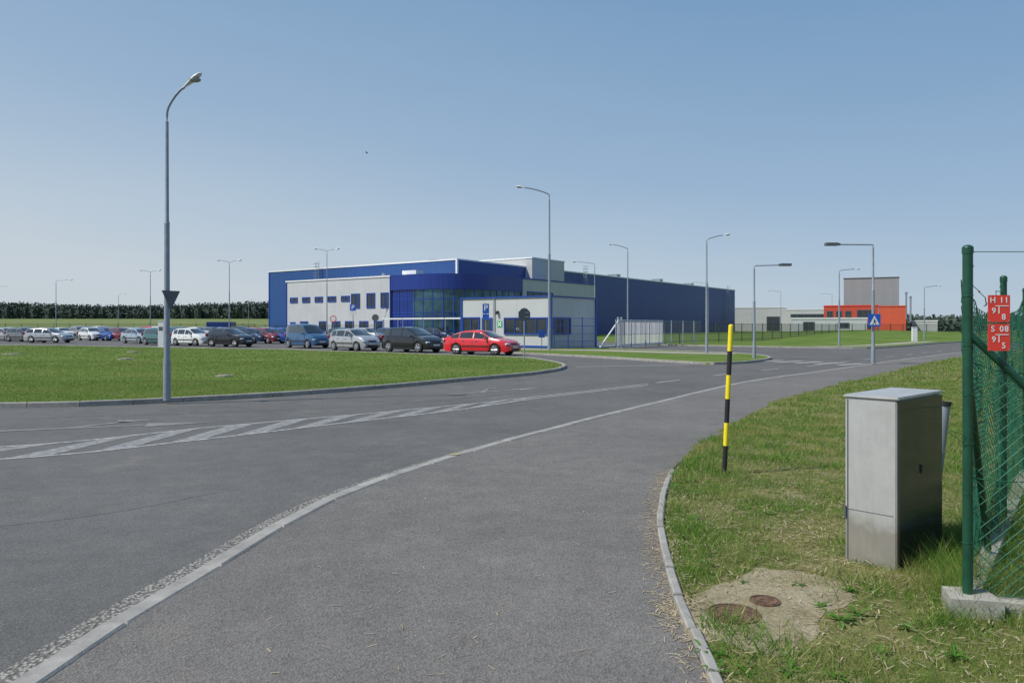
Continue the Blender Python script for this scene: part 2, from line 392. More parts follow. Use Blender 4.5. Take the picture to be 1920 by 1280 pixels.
for (u,v,w,lab) in [(420,705,.55,'flat concrete slab set in the lawn'),(236,673,.8,'pale concrete slab set in the lawn'),(22,664,1.1,'brown drain slab in the lawn'),(250,660,.8,'pale concrete slab set in the lawn')]:
    x,y=site(u,v,.1); mb=MB(); pts=[(w*math.cos(t*math.pi/4+.4)*.5,w*.4*math.sin(t*math.pi/4+.4)) for t in range(8)]
    mb.prism(pts,-.02,.035); mb.prism([(px*.7,py*.7) for px,py in pts],.035,.06)
    tag(mb.obj('concrete_slab',M['concslab'],None,(x,y,.085)),lab,'slab')
# ------------------------------------------------------------ grass
def inpoly(x,y,poly):
    P=np.array(poly); x1,y1=P[:,0],P[:,1]; x2,y2=np.roll(x1,-1),np.roll(y1,-1)
    ins=np.zeros(len(x),bool)
    for a,b,c,d in zip(x1,y1,x2,y2):
        if b==d: continue
        k=((b>y)!=(d>y))&(x<(c-a)*(y-b)/(d-b)+a); ins^=k
    return ins
def blades(name,x,y,z,h,w,m,lean=.5,label=None):
    n=len(x); az=rng.uniform(0,2*np.pi,n); la=rng.uniform(0,2*np.pi,n); l=h*lean*rng.uniform(.2,1.3,n)
    V=np.zeros((n,3,3)); dx=np.cos(az)*w/2;dy=np.sin(az)*w/2
    V[:,0]=np.stack([x-dx,y-dy,z],1);V[:,1]=np.stack([x+dx,y+dy,z],1)
    V[:,2]=np.stack([x+np.cos(la)*l,y+np.sin(la)*l,z+h],1)
    me=bpy.data.meshes.new(name); me.vertices.add(3*n); me.vertices.foreach_set('co',V.ravel())
    me.loops.add(3*n); me.loops.foreach_set('vertex_index',np.arange(3*n,dtype=np.int32))
    me.polygons.add(n); me.polygons.foreach_set('loop_start',np.arange(0,3*n,3,dtype=np.int32))
    me.polygons.foreach_set('loop_total',np.full(n,3,dtype=np.int32))
    me.materials.append(m); me.update(calc_edges=True)
    o=place(name,me); struct(o,'stuff',label); return o
def pn(x,y,s,o=0):
    return np.array([noise.noise(Vector((a*s+o,b*s,o))) for a,b in zip(x,y)])
slab=[site(*p,ZV) for p in [(1285,1165),(1302,1120),(1375,1085),(1440,1065),(1530,1078),(1590,1098),(1600,1125),(1545,1155),(1520,1205),(1450,1232),(1370,1208),(1305,1195)]]
slab=cat(slab,8,True); slab=[(x+.05*noise.noise(Vector((x*7,y*7,2)))+.035*noise.noise(Vector((x*22,y*22,2))),y+.06*noise.noise(Vector((x*7,y*7,5)))+.035*noise.noise(Vector((x*22,y*22,7)))) for x,y in slab]
SC=Vector((sum(p[0] for p in slab)/len(slab),sum(p[1] for p in slab)/len(slab)))
slab_in=[tuple(SC+(Vector(p)-SC)*.62) for p in slab]
slab_mid=[tuple(SC+(Vector(p)-SC)*1.0) for p in slab]
slab_out=[tuple(SC+(Vector(p)-SC)*1.22) for p in slab]
vin=rag(edge,-.075,.22)+[(200,150),(200,-14),(.3,-14)]
P1=Vector((2.6,4.26,0)); dB=Vector((1.33,1.71,0)).normalized(); dA=Vector((1,-.28,0)).normalized()
X=[];Y=[];H=[];W=[]
for (y0,y1,dens,h0,h1,w) in [(2.6,5.5,7500,.015,.05,.0045),(5.5,8,5000,.018,.055,.006),(8,13,2300,.02,.06,.009),(13,22,800,.025,.06,.014),(22,45,160,.03,.07,.03)]:
    x1=.74*y1; n=int(dens*(y1-y0)*x1); x=rng.uniform(0,x1,n); y=rng.uniform(y0,y1,n)
    k=inpoly(x,y,vin)&(x<.74*y)&~inpoly(x,y,slab_in); x=x[k];y=y[k]
    q=pn(x,y,1.6)+.6*pn(x,y,6,5); k=(q>-.22)|(rng.uniform(0,1,len(x))<.28)
    q2=pn(x,y,9,3); u_=rng.uniform(0,1,len(x))
    k&=~(inpoly(x,y,slab_mid)&((q2<.2)|(u_<.72)))
    k&=~(inpoly(x,y,slab_out)&((q2<-.05)&(u_<.8)))
    x=x[k];y=y[k];q=q[k]
    h=rng.uniform(h0,h1,len(x))*(1+1.5*np.clip(q,0,1))
    fd=np.minimum(np.abs(np.hypot(x-2.95,y-5.35)-.35)+.06,np.abs((x-P1.x)*dB.y-(y-P1.y)*dB.x)+np.where(y<4.0,1,0))
    h*=1+2.2*np.exp(-(fd/.2)**2)
    X.append(x);Y.append(y);H.append(h);W.append(np.full(len(x),w)*rng.uniform(.6,1.3,len(x)))
# tufts along the edging and around the marker pole
for (tx,ty,tr,nn_) in [(1.35,5.9,.1,240),(1.42,6.6,.12,260),(1.75,7.9,.14,420),(2.0,8.6,.2,650),(2.5,9.6,.25,700),(3.1,10.6,.25,600),(2.29,8.05,.12,300),(1.2,4.9,.08,160),(1.15,4.0,.1,240),(1.3,3.7,.14,260),(2.9,4.3,.2,420),(2.2,4.7,.16,260)]:
    x=rng.normal(tx,tr,nn_);y=rng.normal(ty,tr,nn_); k=inpoly(x,y,vin); x=x[k];y=y[k]
    X.append(x);Y.append(y);H.append(rng.uniform(.05,.13,len(x)));W.append(rng.uniform(.004,.009,len(x)))
X=np.concatenate(X);Y=np.concatenate(Y);H=np.concatenate(H);W=np.concatenate(W)
blades('verge_grass',X,Y,np.full(len(X),ZV-.006),H,W,M['blade'],1.1,'mown and partly dry verge grass')
X=[];Y=[];H=[];W=[]
lp=offset(LAWN,.16)
for (y0,y1,dens,w) in [(14,22,650,.012),(22,34,180,.022),(34,60,40,.05)]:
    x0=-.74*y1; n=int(dens*(y1-y0)*(-x0+3)); x=rng.uniform(x0,3,n);y=rng.uniform(y0,y1,n)
    k=inpoly(x,y,lp)&(x>-.74*y); x=x[k];y=y[k]
    X.append(x);Y.append(y);H.append(rng.uniform(.02,.045,len(x)));W.append(np.full(len(x),w))
X=np.concatenate(X);Y=np.concatenate(Y)
blades('lawn_grass',X,Y,np.full(len(X),.083),np.concatenate(H),np.concatenate(W),M['blade_far'],1.5,'short green lawn grass')
n=2600; ii=rng.integers(0,len(ek)-1,n); t=rng.uniform(0,1,n)
E=np.array(ek); P=E[ii]*(1-t[:,None])+E[ii+1]*t[:,None]; P[:,0]+=rng.normal(-.02,.065,n); P[:,1]+=rng.normal(0,.05,n)
n2=10000; Q=np.stack([rng.normal(2.3,1.1,n2),rng.normal(6.0,2.3,n2)],1); k=inpoly(Q[:,0],Q[:,1],vin)&(~inpoly(Q[:,0],Q[:,1],slab)|(rng.uniform(0,1,n2)<.3)); P=np.vstack([P,Q[k]])
n3=250; Q=np.stack([rng.uniform(-1.5,1.6,n3),rng.uniform(3.3,11,n3)],1); k=inpoly(Q[:,0],Q[:,1],kin+edge[::-1]); P=np.vstack([P,Q[k]])
n=len(P); an=rng.uniform(0,2*np.pi,n); ln=rng.uniform(.015,.075,n); wd=rng.uniform(.0012,.0032,n)
mb=MB(); inv=inpoly(P[:,0],P[:,1],verge)
for (px,py),a,l,w,iv in zip(P,an,ln,wd,inv):
    z=(ZV if iv else ZP)+random.uniform(.003,.03 if iv else .006); z2=z+random.uniform(-.003,.012 if iv else .003)
    dx,dy=math.cos(a)*l/2,math.sin(a)*l/2; ex,ey=-math.sin(a)*w,math.cos(a)*w
    mb.add([(px-dx-ex,py-dy-ey,z),(px+dx-ex,py+dy-ey,z2),(px+dx+ex,py+dy+ey,z2),(px-dx+ex,py-dy+ey,z)],[(0,1,2,3)])
struct(mb.obj('straw_litter',M['straw']),'stuff','dry straw and clippings along the path edging')
def weed(x,y,s,k,lab):
    mb=MB()
    for i in range(k):
        a=2*math.pi*i/k+random.uniform(-.5,.5); l=s*random.uniform(.45,1.1); w=l*random.uniform(.16,.3); e=random.uniform(.3,1.15)
        d=Vector((math.cos(a),math.sin(a),0)); p=Vector((-math.sin(a),math.cos(a),0)); vs=[]
        for t,wk in ((0,.15),(.25,.6),(.45,.85),(.6,.7),(.72,1),(.88,.6),(1,.02)):
            c=d*l*t*math.cos(e*(1-t*.5))+Vector((0,0,l*(math.sin(e)*t-.36*t*t+.01))); c.z=max(c.z,.006); ww=w*wk
            vs+=[c-p*ww/2+Vector((0,0,ww*.25)),c,c+p*ww/2+Vector((0,0,ww*.25))]
        fs=[]
        for j in range(6):
            b0=j*3; fs+=[(b0,b0+1,b0+4,b0+3),(b0+1,b0+2,b0+5,b0+4)]
        mb.add(vs,fs)
    tag(mb.obj('weed_plant',M['leaf'],None,(x,y,ZV)),lab,'weed','weeds growing in the verge')
for u,v,s,k in [(1540,1140,.08,11),(1575,1165,.12,12),(1500,1098,.06,10),(1325,1060,.08,12),(1350,1228,.07,12),(1318,1222,.08,12),(1280,1010,.07,10),(1300,975,.08,10),(1290,905,.11,14),(1335,885,.1,14),(1268,893,.11,16),(1395,1092,.05,9),(1440,965,.07,10),(1590,1110,.08,10),(1610,1155,.09,11),(1400,1262,.08,12),(1345,1262,.08,11),(1700,1180,.08,11),(1560,905,.08,9),(1500,860,.08,10),(1790,1235,.09,12),(1650,1225,.07,10),(1262,915,.1,14),(1310,860,.12,15),(1288,872,.12,16),(1360,840,.12,14),(1480,1260,.08,11),(1560,1270,.08,10)]:
    x,y=site(u,v,ZV); weed(x,y,s,k,'low broad-leaved green weed rosette in the verge')
mb=MB(); mb.prism(slab,ZV-.02,ZV+.004); struct(mb.obj('worn_concrete_apron',M['dirt']))
def cover(u,v,r,lab):
    x,y=site(u,v,ZV+.01); root=thing('manhole_cover',lab,'manhole cover',(x,y,ZV+.004))
    mb=MB(); N_=40
    def ring(r0,r1,z0,z1):
        vs=[];fs=[]
        for k in range(N_):
            a=2*math.pi*k/N_
            for rr,z in ((r0,z0),(r0,z1),(r1,z1),(r1,z0)): vs.append((rr*math.cos(a),rr*math.sin(a),z))
        for k in range(N_):
            q=(k+1)%N_
            for j in range(3): fs.append((k*4+j,q*4+j,q*4+j+1,k*4+j+1))
        mb.add(vs,fs)
    ring(r*.93,r,0,.009); mb.obj('frame',M['rust'],root)
    mb=MB(); mb.tube([(0,0,0),(0,0,.005)],r*.905,N_)
    for q in (.78,.3): ring(r*q-.003,r*q+.003,.005,.009)
    for k in range(16):
        a=2*math.pi*k/16; mb.tube([(r*.36*math.cos(a),r*.36*math.sin(a),.005),(r*.72*math.cos(a),r*.72*math.sin(a),.005)],.0035,5)
    mb.obj('lid',M['rust'],root)
cover(1376,1149,.148,'rusty round cast-iron cover set in sandy concrete'); cover(1434,1125,.088,'small rusty round cover beside the larger one')
# ------------------------------------------------------------ near furniture
x,y=site(1358,890,ZV); root=thing('marker_pole','black and yellow striped marker pole in the verge grass','marker pole',(x,y,ZV))
mb=MB(); zz=[-.03,.32,.57,.83,1.09,1.35,1.63]; lean=.045
for i in range(6):
    mb.tube([(lean*zz[i],0,zz[i]),(lean*zz[i+1],0,zz[i+1])],.026,14,i%2)
mb.obj('pole',[M['pblack'],M['pyellow']],root,smooth=True)
mb=MB(); mb.ell((lean*1.63,0,1.63),(.026,.026,.012)); mb.obj('cap',M['pyellow'],root,smooth=True)
cx,cy=2.55,4.95; th=math.atan2(.57,.62)
root=thing('utility_cabinet','weathered grey metal utility cabinet standing in the verge grass','cabinet',(cx,cy,ZV),th)
import bmesh
def bevbox(x0,x1,y0,y1,z0,z1,bv,mats,name,parent):
    mb=MB(); mb.box(x0,x1,y0,y1,z0,z1); me=mb.mesh(name,mats); bm=bmesh.new(); bm.from_mesh(me)
    bmesh.ops.bevel(bm,geom=bm.edges[:],offset=bv,segments=2,affect='EDGES'); bm.to_mesh(me); bm.free()
    me.polygons.foreach_set('use_smooth',[True]*len(me.polygons)); me.set_sharp_from_angle(angle=math.radians(30))
    return place(name,me,parent)
bevbox(.0,.84,.0,.34,-.05,1.128,.007,M['cabinet'],'body',root)
bevbox(-.009,.85,-.016,.352,1.131,1.152,.007,M['cabinet'],'lid',root)
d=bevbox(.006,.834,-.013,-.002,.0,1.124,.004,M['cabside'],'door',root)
mb=MB(); mb.box(.40,.412,-.024,-.0145,.6,.66); mb.obj('handle',M['dgalv'],d)
mb=MB(); mb.box(-.0035,-.0005,.318,.325,.0,1.12); mb.box(-.0035,-.0005,.02,.32,.36,.362); mb.obj('seam',M['dgalv'],root)
mb=MB(); mb.box(-.012,-.001,.33,.345,.3,.38); mb.obj('hinge',M['dgalv'],root)
x,y=site(1742,995,ZV); root=thing('marker_post','leaning grey plastic pipe post with black cap','post',(x,y,ZV))
mb=MB(); mb.tube([(0,0,-.05),(.12,0,1.0)],.043,18); mb.obj('pipe',M['galv'],root,smooth=True)
mb=MB(); mb.tube([(.119,0,.995),(.1235,0,1.03)],.05,18); mb.obj('cap',M['black'],root,smooth=True)
# green chain link fence
root=thing('chain_link_fence','green chain-link fence with steel posts on concrete plinth','fence')
def post(p,h,r=.03):
    mb=MB(); mb.tube([(p.x,p.y,0),(p.x,p.y,h)],r,16); mb.obj('post',M['greenpost'],root,smooth=True)
    mb=MB(); mb.ell((p.x,p.y,h),(r*1.12,r*1.12,.02)); mb.tube([(p.x,p.y,h-.03),(p.x,p.y,h)],r*1.12,16); mb.obj('post_cap',M['greenpost'],root,smooth=True)
SPN=2.17
post(P1,2.14,.027); post(P1+dB*SPN,2.08,.024); post(P1+dB*(SPN*2+.25),2.08,.024); post(P1+dA*2.3,2.1); post(P1+dB*SPN*3.2,2.08,.024); post(P1+dB*SPN*4,2.08,.024)
for a,b_ in ((P1+Vector((0,0,1.45)),P1+dB*1.05+Vector((0,0,.18))),(P1+Vector((0,0,1.66)),P1+dA*1.2+Vector((0,0,.42)))):
    mb=MB(); mb.tube([a,b_],.021,12); mb.obj('brace',M['greenpost'],root,smooth=True)
def link(o,d,L,z0,z1,sp=.048,wr=.0027):
    mb=MB(); nrm=Vector((-d.y,d.x,0)); Hh=z1-z0
    def P(s,z):
        w=.04*noise.noise(Vector((s*1.1,z*1.3,1.5)))+.018*noise.noise(Vector((s*4,z*4,3)))
        sag=-.16*math.sin(math.pi*((s%SPN)/SPN))*((z-z0)/Hh)**3-.04*noise.noise(Vector((s*3,7,1)))*((z-z0)/Hh)
        return o+d*s+nrm*(w+.034)+Vector((.0,0,z+sag))
    step=sp*1.41
    for fam in (1,-1):
        s0=-Hh
        while s0<L+Hh:
            pts=[]
            for i in range(15):
                z=z0+Hh*i/14; s=s0+fam*(z-z0)
                if 0<=s<=L: pts.append(P(s,z))
            if len(pts)>1: mb.tube(pts,wr,3,0,False)
            s0+=step
    for z in (z0,z0+Hh/2,z1):
        mb.tube([P(L*i/60,z) for i in range(61)],.003,4,0,False)
    mb.obj('wire_mesh',M['greenwire'],root)
link(P1,dB,SPN*4,.17,1.96); link(P1,dA,2.3,.17,1.5)
def wire(pts,r): mb=MB(); mb.tube(pts,r,4); mb.obj('tension_wire',M['greenwire'],root)
wire([P1+dA*2.3*t/12+Vector((0,0,2.12-.02*math.sin(math.pi*t/12))) for t in range(13)],.0022)
wire([P1+dB*SPN*t/20+Vector((.02*math.sin(t*1.9),0,2.05-.2*math.sin(math.pi*t/20)+.03*math.sin(t*1.3))) for t in range(21)],.003)
for k in range(6):
    z=1.85-.28*k; wire([P1+Vector((.030*math.cos(a),.030*math.sin(a),z+.004*a)) for a in [j*.6 for j in range(11)]],.002)
wire([P1+Vector((-.12*math.sin(t*.45),-.02,1.0+.05*t-.006*t*t)) for t in range(8)],.002)
def plinth(a,d,L,s0,name='plinth'):
    n=Vector((-d.y,d.x,0)); q=[a+d*s0-n*.05,a+d*L-n*.05,a+d*L+n*.05,a+d*s0+n*.05]
    mb=MB(); mb.prism([(v.x,v.y) for v in q],-.02,.155); mb.obj(name,M['concrete'],root)
plinth(P1,dB,SPN*4,.13); plinth(P1,dA,2.3,.13)
mb=MB(); mb.prism([(P1.x-.15,P1.y-.09),(P1.x+.12,P1.y-.14),(P1.x+.14,P1.y+.08),(P1.x-.08,P1.y+.12)],-.02,.175); mb.obj('footing',M['concrete'],root)
def text(body,size,loc,rot,m,parent,name='lettering'):
    cu=bpy.data.curves.new('t','FONT'); cu.body=body; cu.size=size; cu.align_x='CENTER'; cu.align_y='CENTER'; cu.extrude=.0006; cu.offset=size*.012
    o=bpy.data.objects.new('t',cu); COL.objects.link(o); dg=bpy.context.evaluated_depsgraph_get(); me=bpy.data.meshes.new_from_object(o.evaluated_get(dg))
    bpy.data.objects.remove(o); me.materials.clear(); me.materials.append(m)
    return place(name,me,parent,loc,rot)
def hyd(z,a,b_,c,e,lab):
    q=P1+dA*.122
    r=thing('hydrant_sign',lab,'sign',(q.x,q.y-.06,z),math.radians(-3),'red plates on the fence'); r.scale=(.92,.9,.95)
    mb=MB(); mb.box(-.064,.064,-.003,.003,-.079,.079); mb.obj('plate',M['redsign'],r)
    R=(math.pi/2,0,0)
    text(a,.048,(-.038,-.0045,.048),R,M['white'],r)
    for i,ch in enumerate(b_): text(ch,.048,(.014+.029*i,-.0045,.048),R,M['white'],r)
    text(c,.048,(-.032,-.0045,-.014),R,M['white'],r); text(e,.048,(.026,-.0045,-.05),R,M['white'],r)
    mb=MB(); mb.box(-.022,.055,-.0052,-.0035,.013,.018); mb.obj('symbol_bar',M['white'],r); mb=MB(); mb.box(-.004,.001,-.0052,-.0035,-.03,.0125); mb.obj('symbol_bar',M['white'],r)
    for sx,sz in ((-.057,.071),(.057,.071),(-.057,-.071),(.057,-.071)):
        mb=MB(); mb.tube([(sx,-.003,sz),(sx,-.006,sz)],.003,8); mb.obj('screw',M['galv'],r)
hyd(1.794,'H','11','9','8','red hydrant plate with white H 11'); hyd(1.634,'S','08','9','5','red valve plate with white S 08')
# ------------------------------------------------------------ lamps
def head(mb,p,d,s):
    d=Vector(d).normalized(); p=Vector(p); side=d.cross(Vector((0,0,1))).normalized(); up=side.cross(d)
    prof=[(0,.04,.035),(.12,.07,.06),(.3,.12,.085),(.5,.14,.09),(.66,.10,.06),(.72,.02,.02)]
    vs=[];n=12
    for t,w,h in prof:
        for k in range(n):
            a=2*math.pi*k/n; zz=math.sin(a)*h
            if zz<0: zz*=.35
            vs.append(p+(d*t+side*math.cos(a)*w+up*zz)*s)
    fs=[(i*n+k,i*n+(k+1)%n,(i+1)*n+(k+1)%n,(i+1)*n+k) for i in range(len(prof)-1) for k in range(n)]
    fs+=[tuple(range(n)),tuple((len(prof)-1)*n+k for k in range(n))]; mb.add(vs,fs)
def lamp(x,y,h,arm,lab,style='cobra',double=False,r=.055,z0=.08,hs=None,group='street lamps around the site'):
    root=thing('street_lamp',lab,'street lamp',(x,y,z0),0,group)
    mb=MB()
    mb.tube([(0,0,0),(0,0,h*.13)],r*1.55,14)
    mb.tube([(0,0,h*.13),(0,0,h*.16),(0,0,h*.62),],[r*1.5,r*1.25,r*1.1],14)
    mb.tube([(0,0,h*.62),(0,0,h*.63),(0,0,h*.98)],[r*1.25,r*.85,r*.7],14)
    mb.obj('pole',M['galv'],root,smooth=True)
    for sgn in ((1,-1) if double else (1,)):
        ax,ay,az=arm[0]*sgn,arm[1]*sgn,arm[2]
        if style=='cobra':
            pts=[(0,0,h*.97)]
            for t in (0,.1,.2,.35,.55,.8,1):
                s=t*t/(t*t+.08)*(1.08); s=t*s; pts.append((ax*s,ay*s,h+az*(1-(1-t)**1.5)))
        else: pts=[(0,0,h*.97),(0,0,h),(ax*.06,ay*.06,h+az*.6),(ax,ay,h+az)]
        mb=MB(); mb.tube(pts,r*.55,10); mb.obj('arm',M['galv'],root,smooth=True)
        e=pts[-1]; dv=(ax,ay,az*(.5 if style=='cobra' else 0))
        if style=='cobra':
            k=hs or (.62 if h<8.2 else .95)
            mb=MB(); head(mb,e,dv,k); hd=mb.obj('lamp_head',M['lampwhite'],root,smooth=True)
            d=Vector(dv).normalized(); c=Vector(e)+d*.42*k; mb=MB(); mb.ell((c.x,c.y,c.z-.03*k),(.21*k,.13*k,.08*k)); mb.obj('lamp_glass',M['lampglass'],hd,smooth=True)
        else:
            mb=MB(); sx=1 if ax>0 else -1
            mb.box(min(0,sx*.5),max(0,sx*.5),-.13,.13,-.05,.07); mb.box(min(sx*-.1,sx*.12),max(sx*-.1,sx*.12),-.07,.07,-.04,.05)
            mb.obj('lamp_head',M['dgalv'],root,(e[0],e[1],e[2]))
    return root
LA='grey single-arm street lamp'
x,y=site(313,750,.085)
lamp(x,y,6.15,(.4,-.05,.60),'tall grey street lamp with curved arm on the lawn edge',r=.05,hs=.68)
x,y=(49*70/1400,49); lamp(x,y,10.1,(-1.6,0,.55),'tall grey street lamp beside the gatehouse',r=.075,hs=.85)
lamp((1177-960)/F*63,63,8.0,(-1.2,0,.42),LA+' behind the gate')
lamp((1325-960)/F*43.5,43.5,6.55,(.95,0,.32),LA+' on the pavement')
lamp(454/F*36.6,36.6,4.5,(1.3,0,.08),'grey lamp with flat dark head by the crossing','flat')
lamp(677/F*31.4,31.4,5.0,(-1.5,0,.02),'grey lamp with flat dark head holding crossing sign','flat')
lamp(663/F*53+.1,57.5,5.8,(1.2,0,.16),LA+' beside the road')
lamp(773/F*79,79,5.6,(1.4,0,.2),LA+' far along the road')
lamp(504/F*150,150,8.3,(-2,0,.3),LA+' by the far buildings')
lamp(155/F*88,88,8.8,(-2,0,.3),LA+' in the works yard')
lamp(368/F*150,150,10,(-2.6,0,.3),LA+' by the blue hall')
lamp(600/F*170,170,8.6,(-2,0,.3),LA+' by the far buildings')
for u,d,h,dx in [(613,95,11.0,1.0),(430,92,9.3,.9),(282,106,9.1,.9)]:
    lamp((u-960)/F*d,d,h,(dx,0,.3),'grey twin-arm lamp over the car park',double=True)
lamp((105-960)/F*118,118,8.6,(2.0,0,.2),LA+' over the car park')
lamp((222-960)/F*170,170,8.6,(1,0,.2),LA+' behind the car park')
lamp((-12-960)/F*112,112,7.3,(1.6,0,.2),LA+' over the car park')
lamp((466-960)/F*190,190,8,(1.4,0,.2),LA+' behind the car park')
# ------------------------------------------------------------ signs
def signpost(x,y,h,lab,z0=.08): 
    r=thing('road_sign',lab,'road sign',(x,y,z0)); mb=MB(); mb.tube([(0,0,0),(0,0,h)],.03,10); mb.obj('post',M['galv'],r,smooth=True); return r
r=signpost(23/F*34.5,34.5,2.45,'octagonal road sign seen from its grey back')
mb=MB(); pts=[(.31*math.cos(math.pi/8+k*math.pi/4),.31*math.sin(math.pi/8+k*math.pi/4)) for k in range(8)]
mb.prism(pts,0,.01); mb.obj('sign_plate',M['dgalv'],r,(0,-.045,2.12),(math.pi/2,0,math.radians(18)))
mb=MB(); mb.box(-.2,.2,-.038,-.03,2.0,2.03); mb.obj('bracket',M['galv'],r); mb=MB(); mb.box(-.2,.2,-.038,-.03,2.2,2.23); mb.obj('bracket',M['galv'],r)
r=signpost((911-960)/F*46,46,3.0,'blue parking sign with white P on a post')
mb=MB(); mb.box(-.2,.2,-.06,-.04,2.35,2.95); mb.obj('sign_plate',M['bluesign'],r); mb=MB(); mb.box(-.2,.2,-.06,-.04,2.05,2.32); mb.obj('supplementary_plate',M['bluesign'],r)
text('P',.5,(0,-.065,2.68),(math.pi/2,0,0),M['white'],r,'letter')
r=signpost((662-960)/F*68,68,3.6,'blue parking sign with white P over the car park')
mb=MB(); mb.box(-.27,.27,-.06,-.04,2.95,3.55); mb.obj('sign_plate',M['bluesign'],r); text('P',.55,(0,-.065,3.25),(math.pi/2,0,0),M['white'],r,'letter')
mb=MB(); mb.box(-.27,.27,-.06,-.04,2.6,2.9); mb.obj('supplementary_plate',M['white'],r)
r=signpost((704-960)/F*66,66,2.6,'small octagonal sign seen from behind in the car park')
mb=MB(); mb.prism([(p[0]*1.05,p[1]*1.05) for p in pts],0,.01); mb.obj('sign_plate',M['dgalv'],r,(0,-.045,2.3),(math.pi/2,0,0))
r=signpost((625-960)/F*66,66,2.5,'round white and red prohibition sign in the car park')
mb=MB(); mb.tube([(0,-.045,2.2),(0,-.055,2.2)],.3,24); mb.obj('sign_plate',M['redsign'],r); mb=MB(); mb.tube([(0,-.056,2.2),(0,-.06,2.2)],.23,24); mb.obj('sign_face',M['white'],r)
r=thing('crossing_sign','blue square pedestrian crossing sign on lamp pole','road sign',(677/F*31.4,31.3,1.9))
mb=MB(); mb.box(-.26,.26,-.02,-.005,-.24,.28); mb.obj('sign_plate',M['bluesign'],r)
mb=MB(); mb.add([(-.21,-.024,-.17),(.21,-.024,-.17),(0,-.024,.22)],[(0,1,2)]); mb.obj('triangle',M['white'],r)
mb=MB()
for q in ([(0,.08),(.03,.05),(0,.02),(-.03,.05)],[(-.03,.02),(.03,.02),(.035,-.07),(-.03,-.07)],[(-.03,-.07),(0,-.07),(-.06,-.155),(-.09,-.155)],[(.0,-.07),(.035,-.07),(.08,-.155),(.05,-.155)],[(.03,.01),(.09,-.05),(.075,-.06),(.02,-.01)]):
    mb.add([(a,-.027,c) for a,c in q],[(0,1,2,3)])
mb.obj('pedestrian_symbol',M['black'],r)
x,y=site(313,750,.085); r=thing('give_way_sign','triangular sign seen almost edge-on on lamp pole','road sign',(x+.1,y-.02,2.23),math.radians(66))
mb=MB(); mb.add([(-.24,0,.22),(.24,0,.22),(0,0,-.2),(-.24,.012,.22),(.24,.012,.22),(0,.012,-.2)],[(0,2,1),(3,4,5),(0,1,4,3),(1,2,5,4),(2,0,3,5)]); mb.obj('sign_plate',M['dgalv'],r)
mb=MB(); mb.box(-.03,.03,.012,.1,.05,.09); mb.obj('bracket',M['galv'],r)
root=thing('white_pillar','white control pillar beside the parked cars','pillar',((303-960)/F*58,58,.0))
mb=MB(); mb.box(-.22,.22,-.15,.15,0,2.0); mb.obj('body',M['white'],root)
mb=MB(); mb.box(-.24,.24,-.17,.17,2.0,2.07); mb.obj('cap',M['lampwhite'],root)
mb=MB(); mb.box(-.15,.15,-.16,-.152,1.3,1.6); mb.obj('panel',M['dgalv'],root)
root=thing('white_pillar','slim white road marker post','pillar',(775/F*74,76,.08))
mb=MB(); mb.box(-.25,.25,-.1,.1,0,1.4); mb.obj('body',M['white'],root); mb=MB(); mb.box(-.27,.27,-.12,.12,1.4,1.47); mb.obj('cap',M['lampwhite'],root)
# ------------------------------------------------------------ buildings
BR=math.atan2(-.585,.811); P0=(-7.8,106,0)
def window(parent,x0,x1,z0,z1,y,gm=None,fm=None,side=False,bars=1,fw=.14):
    mb=MB()
    def B(m,a0,a1,d0,d1,c0,c1):
        if side: m.box(y+d0,y+d1,a0,a1,c0,c1)
        else: m.box(a0,a1,y-d1,y-d0,c0,c1)
    B(mb,x0,x1,0.003,.09,z0,z0+fw);B(mb,x0,x1,.003,.09,z1-fw,z1);B(mb,x0,x0+fw,.003,.09,z0+fw,z1-fw);B(mb,x1-fw,x1,.003,.09,z0+fw,z1-fw)
    for k in range(1,bars):
        c=x0+(x1-x0)*k/bars; B(mb,c-fw/3,c+fw/3,.003,.085,z0+fw,z1-fw)
    w=mb.obj('window',fm or M['trimblue'],parent)
    mb=MB(); B(mb,x0+fw,x1-fw,.003,.04,z0+fw,z1-fw); mb.obj('pane',gm or M['glass'],w)
hall=thing('factory_hall','large blue clad factory hall with white roof edge','building',P0,BR)
mb=MB(); mb.box(-42.9,0,0,115,0,11); mb.obj('wall',M['hallblue'],hall)
mb=MB(); mb.box(-43,.1,-.1,115.1,11.0,11.2); mb.obj('roof_edge',M['trimwhite'],hall)
mb=MB(); mb.box(-.22,.08,-.08,.22,0,10.99); mb.obj('corner_trim',M['trimwhite'],hall)
mb=MB(); mb.box(-43.05,-42.8,-.08,.2,0,10.99); mb.obj('corner_trim',M['trimblue'],hall)
for px,py,w,h in [(-30,6,1.2,.6),(-26,6,3,.5),(-23,7,1,.7),(-20,6,1,.4),(-10,5,1.3,.6),(-3,50,2,.5),(-3,70,2,.6),(-4,90,2,.6)]:
    mb=MB(); mb.box(px,px+w,py,py+1.5,11.22,11.22+h); mb.box(px-.1,px+w+.1,py-.1,py+1.6,11.22+h,11.3+h); mb.obj('roof_vent',M['galv'],hall)
for yy in (60,100):
    mb=MB(); mb.box(.02,.12,yy,yy+1,.2,2.4); mb.obj('door',M['grey_clad'],hall)
